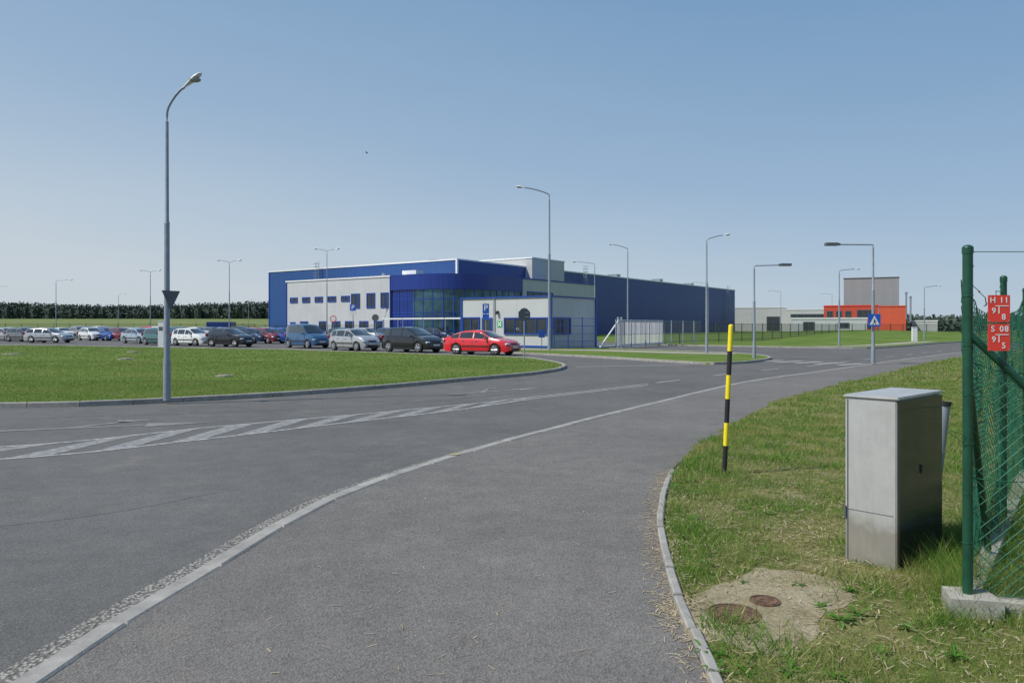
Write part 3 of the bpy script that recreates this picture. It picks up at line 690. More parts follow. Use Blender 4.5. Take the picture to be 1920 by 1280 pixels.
def ladder(par,x,y,z0,z1,side):
    mb=MB()
    for s in (-.35,.35):
        if side: mb.tube([(x+.5,y+s,z0),(x+.5,y+s,z1)],.04,6)
        else: mb.tube([(x+s,y-.5,z0),(x+s,y-.5,z1)],.04,6)
    z=z0+.3
    while z<z1:
        if side: mb.tube([(x+.5,y-.35,z),(x+.5,y+.35,z)],.025,5); mb.tube([(x+.5,y-.35,z),(x+1.1,y-.3,z),(x+1.1,y+.3,z),(x+.5,y+.35,z)],.025,4)
        else: mb.tube([(x-.35,y-.5,z),(x+.35,y-.5,z)],.025,5); mb.tube([(x-.35,y-.5,z),(x-.3,y-1.1,z),(x+.3,y-1.1,z),(x+.35,y-.5,z)],.025,4)
        z+=.5
    mb.obj('ladder',M['galv'],par)
ladder(hall,-29.5,0,7.5,12.2,False); ladder(hall,0,35,7.5,12.4,True); ladder(hall,0,108,3,12,True)
off=thing('office_block','light grey two-storey office block with curved blue glass corner','building',P0,BR)
mb=MB(); mb.box(-22.5,-1.2,-12,-.05,0,8); mb.obj('wall',M['white_clad'],off)
mb=MB(); mb.box(-22.6,-1.2,-12.1,-.06,8.003,8.2); mb.obj('roof_edge',M['trimwhite'],off)
mb=MB(); mb.box(-22.62,-22.35,-12.12,-11.8,0,8.0); mb.obj('corner_trim',M['trimblue'],off)
R=7.0
arc=[k*math.pi/2/14 for k in range(15)]
cur=[(-1.19,-12)]+[(10-R+R*math.sin(a),-12+R-R*math.cos(a)) for a in arc]+[(10,2)]
mb=MB(); mb.prism(cur+[(.15,2),(.15,-.1),(-1.19,-.1)],6.25,8.2); mb.obj('curved_fascia',M['midblue'],off)
inner=[(-1.19,-11.8)]+[(10-R+(R-.2)*math.sin(a),-12+R-(R-.2)*math.cos(a)) for a in arc]+[(9.8,2)]
def curt(pl,z0,z1,m,name):
    mb=MB(); n=len(pl); mb.add([(x,y,z0) for x,y in pl]+[(x,y,z1) for x,y in pl],[(i,i+1,n+i+1,n+i) for i in range(n-1)]); return mb.obj(name,m,off)
curt([(-1.19,-11.8),(2.6,-11.8)],0,6.24,M['blueglass'],'blue_glazing')
curt([(2.6,-11.8),(3,-11.8)]+inner[1:],0,6.24,M['tealglass'],'glazing')
mb=MB()
for (x,y) in resample(inner,1.35): mb.box(x-.05,x+.05,y-.05,y+.05,0,6.24)
for z in (1.1,2.9,3.3,5.0):
    a=offset(inner,-.03); n=len(a); mb.add([(x,y,z) for x,y in a]+[(x,y,z+.1) for x,y in a],[(i,i+1,n+i+1,n+i) for i in range(n-1)])
mb.obj('mullions',M['trimblue'],off)
mb=MB(); mb.box(-1.3,-1.2,-12.05,-11.9,0,8.2); mb.obj('edge_strip',M['trimblue'],off)
mb=MB(); mb.box(.15,10,2.003,22,0,8); mb.obj('wing_wall',M['white_clad2'],off)
mb=MB(); mb.box(.15,10.1,2.0,22.1,8.003,8.2); mb.obj('roof_edge',M['trimblue'],off)
window(off,3,9.5,5.4,6.4,10,side=True,bars=4)
mb=MB(); mb.box(-2,.5,-9,-7.5,8.2,9.0); mb.obj('roof_unit',M['trimwhite'],off)
mb=MB(); mb.tube([(-6.5,-8,8.2),(-6.5,-8,8.9)],.25,10); mb.obj('roof_pipe',M['galv'],off)
for k in range(5): window(off,-21.6+k*2.75,-19.9+k*2.75,4.95,5.75,-12,bars=2)
for x0,x1 in ((-8.6,-6.9),(-5.6,-4.0),(-2.95,-1.5)): window(off,x0,x1,4.0,6.0,-12,bars=2)
for x0 in (-19.3,-15.2,-12.5,-9.8,-7.0,-4.2): window(off,x0,x0+1.7,.9,2.3,-12,bars=2)
mb=MB(); mb.box(-21.6,-20.4,-12.05,-12.003,0,2.2); mb.obj('door',M['trimblue'],off)
box=thing('roof_plant_room','grey clad plant room raised above the hall roof','building',P0,BR)
mb=MB(); mb.box(-9.3,1.3,17,26.7,8.21,12.4); mb.obj('wall',M['white_clad2'],box)
mb=MB(); mb.box(-9.4,1.4,16.9,26.8,12.403,12.6); mb.obj('roof_edge',M['trimwhite'],box)
gh=thing('gatehouse','light grey flat-roofed gatehouse with blue trim and windows','building',(2.76,52.9,.03),BR)
mb=MB(); mb.box(-8.2,0,0,6.4,0,3.7); mb.obj('wall',M['white_clad'],gh)
mb=MB(); mb.box(-8.3,.1,-.1,6.5,3.703,3.8); mb.obj('roof_edge',M['trimblue'],gh)
for x0,y0 in ((-.09,-.07),(-8.27,-.07),(-.09,6.3)):
    mb=MB(); mb.box(x0,x0+.16,y0,y0+.16,0,3.7); mb.obj('corner_trim',M['trimblue'],gh)
window(gh,-4.1,-.25,1.0,2.25,0,bars=4,fw=.09); window(gh,-8.05,-6.4,.1,2.3,0,bars=2,fw=.09)
window(gh,.3,2.6,1.0,2.25,0,side=True,bars=2,fw=.09)
mb=MB(); mb.box(-6.2,-5.2,-.06,-.003,.05,2.25); d=mb.obj('door',M['trimblue'],gh); mb=MB(); mb.box(-6.05,-5.35,-.075,-.063,.5,2.1); mb.obj('pane',M['glass'],d)
mb=MB(); mb.box(-8.2,-.1,-.05,-.003,.02,.22); mb.obj('base_band',M['trimblue'],gh)
mb=MB(); mb.tube([(-5,-.1,.0),(-5,-.1,3.7)],.04,6); mb.obj('downpipe',M['galv'],gh)
r=thing('first_aid_sign','green square sign with white cross','sign',(2.76,52.9,.03),BR); mb=MB(); mb.box(-4.75,-4.3,-.03,-.004,1.55,2.0); mb.obj('sign_plate',M['greensign'],r)
mb=MB()
for sx in (1,-1):
    c=Vector((-4.525,-.034,1.775)); d=Vector((sx*.15,0,.15)); e=Vector((.03,0,-.03*sx)); mb.add([c-d-e,c+d-e,c+d+e,c-d+e],[(0,1,2,3)])
mb.obj('symbol',M['white'],r)
r=thing('wall_lamp','small black wall lamp on the gatehouse','lamp',(2.76,52.9,.03),BR); mb=MB(); mb.box(-4.8,-4.6,-.2,-.004,2.6,2.75); mb.ell((-4.7,-.2,2.6),(.1,.1,.12)); mb.obj('housing',M['black'],r)
r=thing('mail_box','blue letter box on a post','letter box',(2.0,50.2,.09)); mb=MB(); mb.box(-.02,.02,-.02,.02,0,.8); mb.obj('post',M['dgalv'],r); mb=MB(); mb.box(-.2,.2,-.12,.12,.8,1.3); mb.obj('box',M['trimblue'],r)
def barfence(name,a,b,h,mt,lab,cat_='fence',step=.12,br=.008,ps=2.5,pr=.03,rails=(.15,.5,1),z0=.05,group=None):
    a=Vector(a).to_3d();b=Vector(b).to_3d(); L=(b-a).length; d=(b-a)/L; r=thing(name,lab,cat_,(a.x,a.y,z0),math.atan2(d.y,d.x),group)
    mb=MB(); mb.box(-pr,pr,-pr,pr,0,h+.08); me=mb.mesh('post',mt); k=0
    while k*ps<=L+.01: place('post',me,r,(k*ps,0,0)); k+=1
    mb=MB(); n=int(L/step)
    for i in range(n):
        x=(i+.5)*step; mb.add([(x-br,0,.08),(x+br,0,.08),(x+br,0,h),(x-br,0,h)],[(0,1,2,3)])
        mb.add([(x,-br,.08),(x,br,.08),(x,br,h),(x,-br,h)],[(0,1,2,3)])
    for q in rails: mb.box(0,L,-.012,.012,h*q-.015,h*q+.015)
    mb.obj('panel',mt,r); return r
barfence('blue_fence',(2.95,52.3),(6.1,52.6),2.15,M['trimblue'],'blue steel mesh fence beside the gatehouse',step=.07,br=.004,ps=1.0,rails=(.05,.25,.5,.75,1))
ga=Vector((6.2,52.6)); gb=Vector((12.6,62.4)); L=(gb-ga).length; an=math.atan2((gb-ga).y,(gb-ga).x)
gt=thing('sliding_gate','white steel sliding gate with vertical bars','gate',(ga.x,ga.y,.03),an)
mb=MB(); mb.box(3.0,L,-.05,.05,.1,.25); mb.box(3.0,L,-.04,.04,2.0,2.1); mb.box(3.0,3.1,-.04,.04,.25,2.0)
for k in range(0,4): 
    x=3.0+(L-3.1)*k/3; mb.box(x,x+.09,-.04,.04,.25,2.0)
mb.tube([(.0,0,.18),(3.0,0,.18)],.065,6); mb.tube([(0.1,0,.2),(3.0,0,2.0)],.055,6); mb.obj('frame',M['gatewhite'],gt)
mb=MB(); x=3.2
while x<L: mb.box(x-.02,x+.02,-.02,.02,.25,2.0); x+=.22
mb.obj('bars',M['gatewhite'],gt)
for x in (3.3,3.9): mb=MB(); mb.box(x-.06,x+.06,.1,.22,0,2.3); mb.obj('guide_post',M['galv'],gt)
barfence('yard_fence',(7.4,53.2),(17,67),2.0,M['galv'],'grey mesh fence behind the gate',step=.25,br=.006,ps=2.5)
G='perimeter mesh fences'
barfence('perimeter_fence',(13,63.5),(42,96),1.8,M['darkfence'],'dark green mesh perimeter fence on grass',step=.1,br=.008,group=G)
barfence('perimeter_fence',(42,96),(82,116),1.8,M['darkfence'],'dark green mesh perimeter fence on grass',step=.12,br=.011,group=G)
barfence('perimeter_fence',(82,116),(88,97),1.8,M['darkfence'],'dark green mesh perimeter fence by the road',step=.12,br=.008,group=G)
barfence('perimeter_fence',(-120,118),(-43,126),1.9,M['darkfence'],'dark mesh fence behind the car park',step=.14,br=.014,group=G)
barfence('perimeter_fence',(-41,110),(-16,92),1.7,M['darkfence'],'dark mesh fence in front of the office',step=.14,br=.012,group=G)
barfence('perimeter_fence',(8.6,12.0),(60,62),1.9,M['greenwire'],'green chain-link fence running beside the verge',step=.09,br=.004,ps=2.5,group=G)
sh=thing('bicycle_shelter','low white-roofed shelter in front of the office','shelter',(-14.2,82,.0),BR)
for k in range(5): mb=MB(); mb.box(k*3,k*3+2.9,0,2.6,2.35,2.5); mb.obj('roof_section',M['trimwhite'],sh)
for k in range(6):
    for yy in (.1,2.4): mb=MB(); mb.tube([(k*3-.03,yy,0),(k*3-.03,yy,2.35)],.05,6); mb.obj('post',M['galv'],sh)
mb=MB(); mb.tube([(0,0,.0),(0,0,.8),(.3,1.1,.8),(.3,1.1,0)],.03,5); me=mb.mesh('rack',M['dgalv'])
for k in range(22): place('rack',me,sh,(.5+k*.6,.5,0))
def simple(name,lab,x0,L,y,d,h,m,rot=-22,edge=None,wins=None,wm=None):
    r=thing(name,lab,'building',(x0,y,0),math.radians(rot))
    mb=MB(); mb.box(0,L,0,d,0,h); mb.obj('wall',m,r)
    mb=MB(); mb.box(-.1,L+.1,-.1,d+.1,h+.003,h+.25); mb.obj('roof_edge',edge or M['trimwhite'],r)
    for w in wins or []: window(r,w[0],w[1],w[2],w[3],0,bars=w[4] if len(w)>4 else 2,fm=wm or M['dgalv'])
    return r
simple('storage_hall','pale grey low storage hall beside the blue hall',63.3,13.8,212,30,6.6,M['white_clad2'],rot=-20,wins=[(8.5,12,.2,4.2,2)])
simple('grey_workshop','pale low building with flat roof',75.4,12,205,20,5.9,M['white_clad'],rot=-22,wins=[(1,11,3.8,4.8,6)])
simple('low_warehouse','light grey low warehouse in front of the red building',53.2,13,142,10,2.9,M['white_clad'],rot=-20,wins=[(2,4,.1,2.4),(8,10,1.2,2.2)])
simple('red_office','red two-storey building with dark windows',71,11.1,170,12,6.0,M['red_clad'],rot=-26,edge=M['redsign'],wins=[(.6,1.9,3.6,5),(2.5,3.8,3.6,5),(4.4,5.7,3.6,5),(6.8,10.4,3.4,5.2,3),(1,4,1,2.2),(6,10,1,2.2)])
simple('orange_annex','bright orange-red clad annex',80.9,5.2,164.5,9,5.8,M['orange_clad'],rot=-26,edge=M['orange_clad'])
simple('warehouse_tower','tall plain grey storage tower above the red building',83.1,12.3,187,14,13.3,M['grey_clad'],rot=-26,edge=M['dgalv'])
simple('low_shed','small white shed by the far road',90,5,168,6,2.6,M['white_clad2'],rot=-28)
r=thing('blue_container','blue shipping container on the field edge','container',(-52,127,0)); mb=MB(); mb.box(0,4.2,0,2.4,.2,2.3); mb.obj('body',M['midblue'],r)
mb=MB()
for k in range(14): mb.box(.1+k*.3,.22+k*.3,-.04,-.002,.3,2.2)
mb.obj('ribs',M['trimblue'],r)
for x,y,h in ((90.8,172,9),(91.8,172,8)):
    r=thing('flue_pipe','slim steel flue beside the orange annex','chimney',(x,y,0)); mb=MB(); mb.tube([(0,0,0),(0,0,h)],.2,10); mb.obj('pipe',M['galv'],r,smooth=True); mb=MB(); mb.tube([(0,0,h),(0,0,h+.4)],.3,10); mb.obj('cowl',M['galv'],r)
# ------------------------------------------------------------ woods
def wood(name,crowns,label,lf=.8,nq=110):
    V=[]
    for (x,y,z,r,h) in crowns:
        k=nq; th=rng.uniform(0,2*np.pi,k); ph=np.arccos(rng.uniform(-1,1,k)); rr=rng.uniform(.6,1.12,k)
        c=np.stack([x+1.25*r*rr*np.sin(ph)*np.cos(th),y+r*rr*np.sin(ph)*np.sin(th),z+h*.5+h*.48*rr*np.cos(ph)],1)
        low=rng.uniform(0,1,k)<.3; c[low,2]=z+rng.uniform(0,h*.5,low.sum()); c[low,1]=y-r*1.05
        a=rng.normal(size=(k,3)); a/=np.linalg.norm(a,axis=1)[:,None]; b=np.cross(a,rng.normal(size=(k,3))); b/=np.linalg.norm(b,axis=1)[:,None]
        s=lf*r*.32
        V.append(np.stack([c-a*s,c+b*s,c+a*s,c-b*s],1).reshape(-1,3))
        cc=np.array([[x+r*.9*math.cos(t),y+r*.9*math.sin(t),zz] for zz in (z-1.5,z+h*.7) for t in (.4,1.97,3.54,5.11)])
        V.append(cc)
    allv=np.concatenate(V); fs=[]; o=0
    for _ in crowns:
        fs+=[(o+4*i,o+4*i+1,o+4*i+2,o+4*i+3) for i in range(nq)]; o+=4*nq
        fs+=[(o+i,o+(i+1)%4,o+4+(i+1)%4,o+4+i) for i in range(4)]; fs.append((o+4,o+5,o+6,o+7)); o+=8
    me=bpy.data.meshes.new(name); me.from_pydata(allv.tolist(),[],fs); me.materials.append(M['wood']); ob=place(name,me); struct(ob,'stuff',label)
cr=[]
for i in range(760):
    x=-500+i*.58+random.uniform(-2,2); row=i%4; y=600+row*7+random.uniform(-4,4); h=11.3+random.uniform(-1,1)+1.6*math.sin(x*.025)+row*.5
    cr.append((x,y,gz(x,y),random.uniform(3.0,4.4),h))
wood('distant_wood',cr,'long dark green line of woodland behind fields',lf=.62,nq=110)
cr=[]
for i in range(160):
    x=150+i*1.6+random.uniform(-2,2); y=330+random.uniform(-12,12); cr.append((x,y,0,random.uniform(2.5,4),random.uniform(4,7)))
for i in range(90):
    x=99+i*.7; y=205+random.uniform(-8,8)+i*.5; cr.append((x,y,0,random.uniform(1.8,2.8),random.uniform(2.5,5.0)))
wood('distant_wood',cr,'dark green hedge and trees beyond the far road',nq=60)
# ------------------------------------------------------------ cars
def itp(tab,x):
    if x<=tab[0][0]: return tab[0][1]
    for (a,b_),(c,d) in zip(tab[:-1],tab[1:]):
        if x<=c: return b_+(d-b_)*(x-a)/(c-a)
    return tab[-1][1]
KIND={
'liftback':dict(L=4.5,W=1.74,T=[(-2.25,.62),(-2.22,.9),(-2.12,1.03),(-1.75,1.08),(-1.3,1.27),(-.85,1.39),(-.3,1.43),(.2,1.41),(.45,1.33),(1.15,.99),(1.7,.9),(2.05,.78),(2.2,.64),(2.25,.5)],
  B=[(-2.25,.6),(-2.15,.9),(-1.7,.95),(0,.92),(1.15,.9),(1.7,.84),(2.05,.72),(2.25,.46)],win=[(-1.62,-1.08),(-1.0,-.12),(-.04,.95)],ws=(.42,1.1),rg=(-1.72,-.95),wx=(1.38,-1.22),r=.32),
'hatch':dict(L=3.95,W=1.68,T=[(-1.97,.5),(-1.95,.95),(-1.86,1.08),(-1.6,1.36),(-1.3,1.44),(-.5,1.48),(.1,1.45),(.3,1.39),(1.0,1.04),(1.5,.94),(1.8,.8),(1.93,.62),(1.97,.45)],
  B=[(-1.97,.5),(-1.9,.93),(-1.4,.95),(0,.93),(1.0,.93),(1.5,.87),(1.8,.74),(1.97,.42)],win=[(-1.55,-1.05),(-.97,-.15),(-.07,.82)],ws=(.28,.97),rg=(-1.86,-1.55),wx=(1.24,-1.2),r=.3),
'mpv':dict(L=4.3,W=1.78,T=[(-2.15,.5),(-2.12,1.0),(-2.02,1.15),(-1.75,1.48),(-1.3,1.57),(-.4,1.6),(.2,1.55),(.4,1.48),(1.2,1.08),(1.65,.98),(1.95,.82),(2.1,.64),(2.15,.45)],
  B=[(-2.15,.5),(-2.05,.97),(-1.5,1.0),(0,.98),(1.2,.96),(1.65,.9),(1.95,.76),(2.15,.42)],win=[(-1.75,-1.2),(-1.1,-.15),(-.07,1.0)],ws=(.38,1.16),rg=(-2.02,-1.72),wx=(1.35,-1.3),r=.33),
'wagon':dict(L=4.6,W=1.75,T=[(-2.3,.6),(-2.27,.95),(-2.15,1.1),(-1.85,1.38),(-1.5,1.44),(-.4,1.47),(.25,1.42),(.45,1.35),(1.15,1.0),(1.75,.9),(2.1,.77),(2.27,.6),(2.3,.48)],
  B=[(-2.3,.58),(-2.2,.92),(-1.7,.95),(0,.92),(1.15,.9),(1.75,.84),(2.1,.7),(2.3,.44)],win=[(-1.9,-1.1),(-1.0,-.12),(-.04,.95)],ws=(.43,1.1),rg=(-2.15,-1.82),wx=(1.4,-1.25),r=.32),
'van':dict(L=4.05,W=1.7,T=[(-2.02,.5),(-2.0,1.55),(-1.9,1.76),(-1.0,1.82),(0,1.81),(.35,1.74),(.5,1.66),(1.1,1.12),(1.6,1.0),(1.88,.84),(2.0,.64),(2.02,.45)],
  B=[(-2.02,.5),(-2.0,1.05),(-1.4,1.08),(0,1.06),(1.1,1.02),(1.6,.93),(1.88,.78),(2.02,.42)],win=[(-1.8,-1.0),(-.9,-.05),(.03,.95)],ws=(.48,1.07),rg=None,wx=(1.3,-1.3),r=.31),
}
def build_kind(k):
    K=KIND[k];L=K['L'];hw=K['W']/2;roof=max(z for _,z in K['T']);R_=K['r'];ra=R_+.055
    def sec(x,arch=True):
        u=min(1,abs(x)/(L/2)); w=hw*(1-.22*u**7-.04*u**2); t=itp(K['T'],x); b_=min(itp(K['B'],x),t-.01)
        zb=.2+.1*max(0,(u-.9)/.1)
        if arch:
            for wx in K['wx']:
                if abs(x-wx)<ra: zb=max(zb,R_+math.sqrt(ra*ra-(x-wx)**2))
        c=max(0,min(1,(t-b_)/(roof-.95))); wt=w*(.93-.19*c)
        zm=min(.55,b_-.05); zm=max(zm,zb+.01)
        return [(0,zb),(w*.96,zb),(w,max(zm,zb+.02)),(w*.985,max(b_-.09,zb+.03)),(w*.94,max(b_,zb+.04)),(wt,max(t-.06*c-.01,b_+.002,zb+.05)),(wt*.86,max(t-.012,zb+.055)),(0,t+.015)]
    xs=set([x for x,_ in K['T']]+[x for x,_ in K['B']])
    for wx in K['wx']:
        for q in range(-6,7): xs.add(wx+ra*math.sin(q*math.pi/12)*.9999)
    x=-L/2
    while x<L/2: xs.add(x); x+=.15
    xs=sorted(xs); xx=[xs[0]]
    for x in xs[1:]:
        if x-xx[-1]>.008: xx.append(x)
    mb=MB(); vs=[]
    for x in xx:
        s=sec(x); vs+=[(x,y,z) for y,z in s]+[(x,-y,z) for y,z in s[1:-1]][::-1]
    n=14; fs=[]
    for i in range(len(xx)-1):
        for j in range(n): fs.append((i*n+j,i*n+(j+1)%n,(i+1)*n+(j+1)%n,(i+1)*n+j))
    fs.append(tuple(range(n))); fs.append(tuple((len(xx)-1)*n+j for j in range(n))[::-1])
    mb.add(vs,[f[::-1] for f in fs]); body=mb.mesh(k+'_body',PAINT['red'],True)
    wl=[]
    for (a,b_) in K['win']:
        for sg in (1,-1):
            m2=MB(); st=[a+(b_-a)*i/6 for i in range(7)]; vs=[]
            for x in st:
                s=sec(x); p=Vector((s[4][0],s[4][1]));q=Vector((s[5][0],s[5][1]))
                for t in (.1,.92):
                    c=p.lerp(q,t); vs.append((x,sg*(c.x+.008),c.y))
            f=[(2*i,2*i+2,2*i+3,2*i+1) for i in range(6)]
            m2.add(vs,f if sg<0 else [q[::-1] for q in f]); wl.append(('window',m2.mesh(k+'_window',M['carglass'],True)))
    for rg in (K['ws'],K['rg']):
        if not rg: continue
        m2=MB(); vs=[]
        for i in range(7):
            x=rg[0]+(rg[1]-rg[0])*i/6; s=sec(x)
            dx=.01 if rg is K['ws'] else -.01
            for yy,zz in ((-s[5][0]*.93,s[5][1]+.012),(-s[6][0]*.95,s[6][1]+.02),(0,s[7][1]+.012),(s[6][0]*.95,s[6][1]+.02),(s[5][0]*.93,s[5][1]+.012)): vs.append((x+dx,yy,zz))
        m2.add(vs,[(i*5+j,(i+1)*5+j,(i+1)*5+j+1,i*5+j+1) for i in range(6) for j in range(4)])
        wl.append(('windscreen' if rg is K['ws'] else 'rear_window',m2.mesh(k+'_screen',M['carglass'],True)))
    def add(nm,mbb,mt): wl.append((nm,mbb.mesh(k+'_'+nm,mt,True)))
    for sg in (1,-1):
        m2=MB(); m2.ell((L/2-.19,sg*hw*.69,.65),(.17,.17,.075)); add('headlight',m2,M['headlight'])
        m2=MB()
        if k in('van','wagon','mpv','hatch'): m2.ell((-L/2+.1,sg*hw*.82,.95),(.09,.09,.16))
        else: m2.ell((-L/2+.1,sg*hw*.74,.82),(.13,.15,.09))
        add('taillight',m2,M['taillight'])
        m2=MB(); s=sec(K['ws'][1]-.22); m2.ell((K['ws'][1]-.28,sg*(hw+.08),s[4][1]+.07),(.07,.11,.07)); wl.append(('wing_mirror',m2.mesh(k+'_mirror',PAINT['red'],True)))
        for xd in (K['win'][0][1]-.15,K['win'][1][1]+.02,K['win'][2][1]+.0):
            m2=MB(); s=sec(xd); pts=[(xd+dd,sg*(p[0]+.004),p[1]) for dd in(-.008,.008) for p in (s[1],s[2],s[3],s[4])]
            m2.add(pts,[(i,i+1,i+5,i+4) for i in range(3)]); add('door_seam',m2,M['black'])
        for xd in (K['win'][1][0]+.18,K['win'][2][0]+.12):
            m2=MB(); s=sec(xd); m2.box(xd,xd+.17,min(sg*s[3][0],sg*(s[3][0]+.025)),max(sg*s[3][0],sg*(s[3][0]+.025)),s[3][1]-.05,s[3][1]-.02); add('door_handle',m2,M['dgalv'])
        m2=MB(); a0,a1=K['wx'][1]+ra+.03,K['wx'][0]-ra-.03; m2.box(a0,a1,min(sg*hw*.95,sg*hw*1.0),max(sg*hw*.95,sg*hw*1.0),.2,.27); add('sill',m2,M['black'])
        m2=MB(); m2.box(a0,a1,min(sg*hw*.97,sg*(hw+.01)),max(sg*hw*.97,sg*(hw+.01)),.49,.55); add('side_trim',m2,M['black'])
    m2=MB(); m2.box(L/2-.12,L/2+.006,-.42,.42,.28,.4); add('lower_grille',m2,M['black'])
    m2=MB(); m2.box(L/2-.16,L/2-.035,-.32,.32,.6,.7); add('grille',m2,M['black'])
    m2=MB(); m2.box(L/2-.02,L/2+.02,-.26,.26,.43,.54); add('number_plate',m2,M['plate'])
    m2=MB(); m2.box(-L/2-.02,-L/2+.02,-.26,.26,.55,.66); add('number_plate',m2,M['plate'])
    ty=MB(); ty.tube([(0,-.1,0),(0,-.085,0),(0,.085,0),(0,.1,0)],[R_-.02,R_,R_,R_-.02],24)
    rm=MB(); rm.tube([(0,-.104,0),(0,.104,0)],R_*.64,24,1)
    for k2 in range(6):
        a=k2*math.pi/3
        for yy in (-.108,.108): rm.tube([(0,yy,0),(R_*.6*math.cos(a),yy,R_*.6*math.sin(a))],[.055,.045],6,0)
    for yy in (-.106,.106):
        rm.tube([(R_*.62*math.cos(t*math.pi/10),yy,R_*.62*math.sin(t*math.pi/10)) for t in range(21)],.024,5,0,False)
    wm=(ty.mesh(k+'_tyre',M['tyre'],True),rm.mesh(k+'_rim',[M['rim'],M['black']],True))
    return body,wl,wm,[(wx,sg*(hw-.13),R_) for wx in K['wx'] for sg in (1,-1)]
CK={k:build_kind(k) for k in KIND}
def car(kind,color,x,y,yaw,lab):
    root=thing('parked_car',lab,'car',(x,y,.0),math.radians(yaw),'cars in the car park')
    body,wl,wm,wp=CK[kind]
    b_=place('body',body,root); b_.material_slots[0].link='OBJECT'; b_.material_slots[0].material=PAINT[color]
    for nm,me in wl:
        if color=='black' and nm=='side_trim': continue
        o=place(nm,me,b_ if nm in('door_seam','door_handle','sill','side_trim') else root)
        if nm=='wing_mirror': o.material_slots[0].link='OBJECT'; o.material_slots[0].material=PAINT[color]
    for p in wp:
        w=place('wheel',wm[0],root,p); place('rim',wm[1],w)
cars=[('liftback','red',903,665,-30,'bright red liftback car parked by the lawn kerb'),
('mpv','black',773,660,-38,'black people carrier parked behind the red car'),
('hatch','silver',664,657,-40,'silver small hatchback parked by the lawn'),
('van','blue',576,652,-42,'blue high-roofed passenger van'),
('hatch','black',432,650,-25,'black hatchback parked by the lawn'),
('hatch','white',362,648,-28,'white hatchback parked by the lawn'),
('hatch','teal',303,646.5,-34,'dark teal hatchback partly hidden'),
('liftback','paleblue',262,643.5,-35,'pale blue saloon car in the row'),
('wagon','silver',92,642.5,-10,'silver estate car parked at the lawn edge'),
('hatch','grey',45,640.5,-20,'grey hatchback in the far row'),('wagon','silver',12,639,-25,'silver estate car in the far row'),('hatch','black',-10,637,-25,'black hatchback in the far row')]
for k,c,u,v,a,l in cars:
    x,y=site(u,v); car(k,c,x,y,a,l)
kinds=['hatch','liftback','wagon','mpv','hatch']
def row(u0,du,v,seed,colours,yaw=-36):
    random.seed(seed); u=u0
    for c in colours:
        x,y=site(u,v+random.uniform(-.4,.4))
        car(random.choice(kinds),c,x,y,yaw+random.uniform(-5,5),c.replace('darkblue','dark blue').replace('paleblue','pale blue')+' car parked in the middle of a row'); u+=du*random.uniform(.9,1.12)
row(172,28,638.5,3,['white','cobalt','maroon','silver','paleblue','white'],-34)
row(470,30,643.5,5,['darkblue','maroon','cobalt'])
row(150,27,633.8,8,['silver','blue','darkblue','red','silver','red','maroon','teal','white','grey','blue','black','red','silver'])
row(165,25,630.3,18,['grey','white','blue','silver','black','maroon','white','cobalt','silver','grey','paleblue'])
row(-10,31,633.5,9,['black','silver','grey','darkblue','white'])
row(645,46,641,12,['teal','silver','blue','black','darkblue'])
mb=MB(); mb.ell((0,0,0),(.16,.05,.05)); mb.add([(.05,0,.02),(-.06,0,.02),(-.1,.4,.12),(.0,.35,.12)],[(0,1,2,3)]); mb.add([(.05,0,.02),(-.06,0,.02),(-.1,-.4,.12),(.0,-.35,.12)],[(0,1,2,3)])
o=mb.obj('bird',M['black'],None,((688-960)/F*90,90,1.7+323/F*90)); tag(o,'small dark bird flying in the sky','bird')
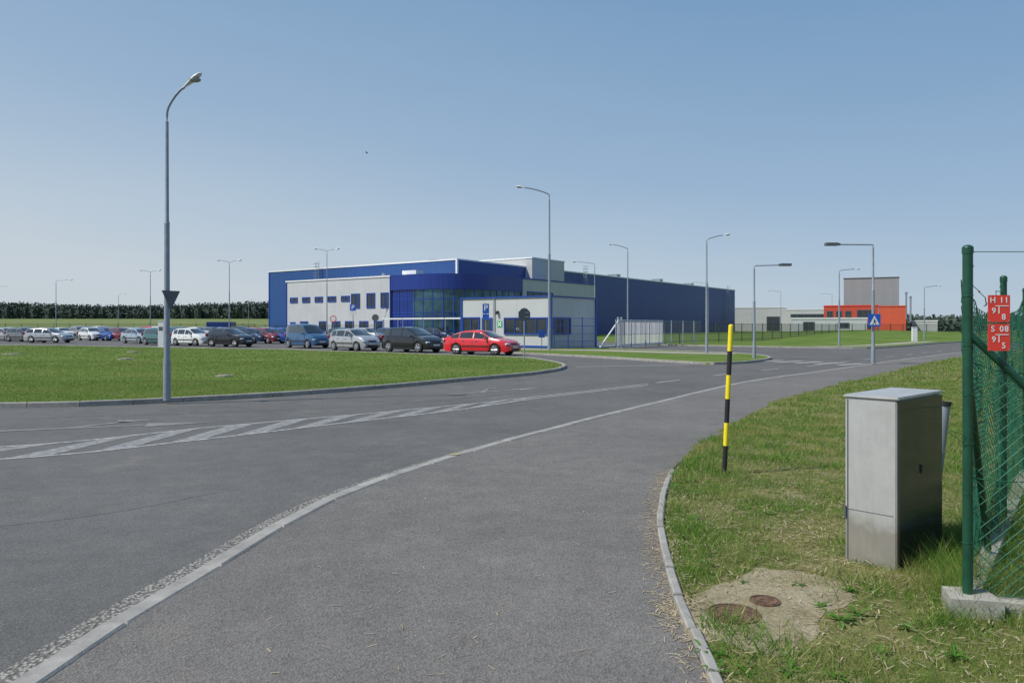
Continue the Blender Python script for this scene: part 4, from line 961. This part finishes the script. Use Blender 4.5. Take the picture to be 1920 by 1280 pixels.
# ------------------------------------------------------------ light
sd=Vector((-.93,-.36,0)).normalized(); el=math.radians(50)
w=bpy.data.worlds.new('World'); S.world=w; w.use_nodes=True; n=w.node_tree; bg=n.nodes['Background']
sky=n.nodes.new('ShaderNodeTexSky'); sky.sky_type='NISHITA'; sky.sun_disc=False; sky.sun_elevation=el; sky.sun_rotation=math.atan2(sd.x,sd.y)%(2*math.pi)
sky.air_density=1.0; sky.dust_density=1.0; sky.ozone_density=1.5
tc=N(n,'ShaderNodeTexCoord'); nm=N(n,'ShaderNodeVectorMath',operation='NORMALIZE'); n.links.new(tc.outputs['Generated'],nm.inputs[0])
sx=N(n,'ShaderNodeSeparateXYZ'); n.links.new(nm.outputs[0],sx.inputs[0])
def Mw(op,a,b_=None,c=None):
    o=N(n,'ShaderNodeMath',operation=op)
    for i,v in enumerate((a,b_,c)):
        if v is None: continue
        if isinstance(v,(int,float)): o.inputs[i].default_value=v
        else: n.links.new(v,o.inputs[i])
    return o.outputs[0]
zz_=Mw('MULTIPLY_ADD',sx.outputs[0],.15,sx.outputs[2])
mp=N(n,'ShaderNodeMapping'); mp.inputs['Scale'].default_value=(1,1,4); n.links.new(nm.outputs[0],mp.inputs['Vector'])
hz=noise_n(n,mp.outputs['Vector'],2.4,6,.55); zz_=Mw('MULTIPLY_ADD',hz,.07,zz_); zz_=Mw('SUBTRACT',zz_,.035)
hc=ramp(n,zz_,[(0,(.57,.64,.71)),(.1,(.46,.57,.69)),(.22,(.325,.465,.64)),(.42,(.205,.36,.565)),(1,(.10,.22,.43))])
sc_=N(n,'ShaderNodeVectorMath',operation='SCALE'); n.links.new(hc,sc_.inputs[0]); sc_.inputs['Scale'].default_value=10
n.links.new(mixc(n,.87,sky.outputs[0],sc_.outputs[0]),bg.inputs[0]); bg.inputs[1].default_value=.1
l=bpy.data.lights.new('sun','SUN'); l.energy=4.5; l.angle=math.radians(.5); l.color=(1,.95,.87)
so=bpy.data.objects.new('sun',l); COL.objects.link(so)
d=-(sd*math.cos(el)+Vector((0,0,math.sin(el)))); so.rotation_euler=d.to_track_quat('-Z','Y').to_euler()
cam=bpy.data.cameras.new('camera'); cam.sensor_width=36; cam.lens=36*F/1920; cam.shift_y=-30/1920; cam.clip_end=9000; cam.clip_start=.05
co_=bpy.data.objects.new('camera',cam); COL.objects.link(co_); co_.location=(0,0,CAM_H); co_.rotation_euler=(math.pi/2,0,0); S.camera=co_
S.view_settings.view_transform='Standard'; S.view_settings.look='None'; S.view_settings.exposure=0
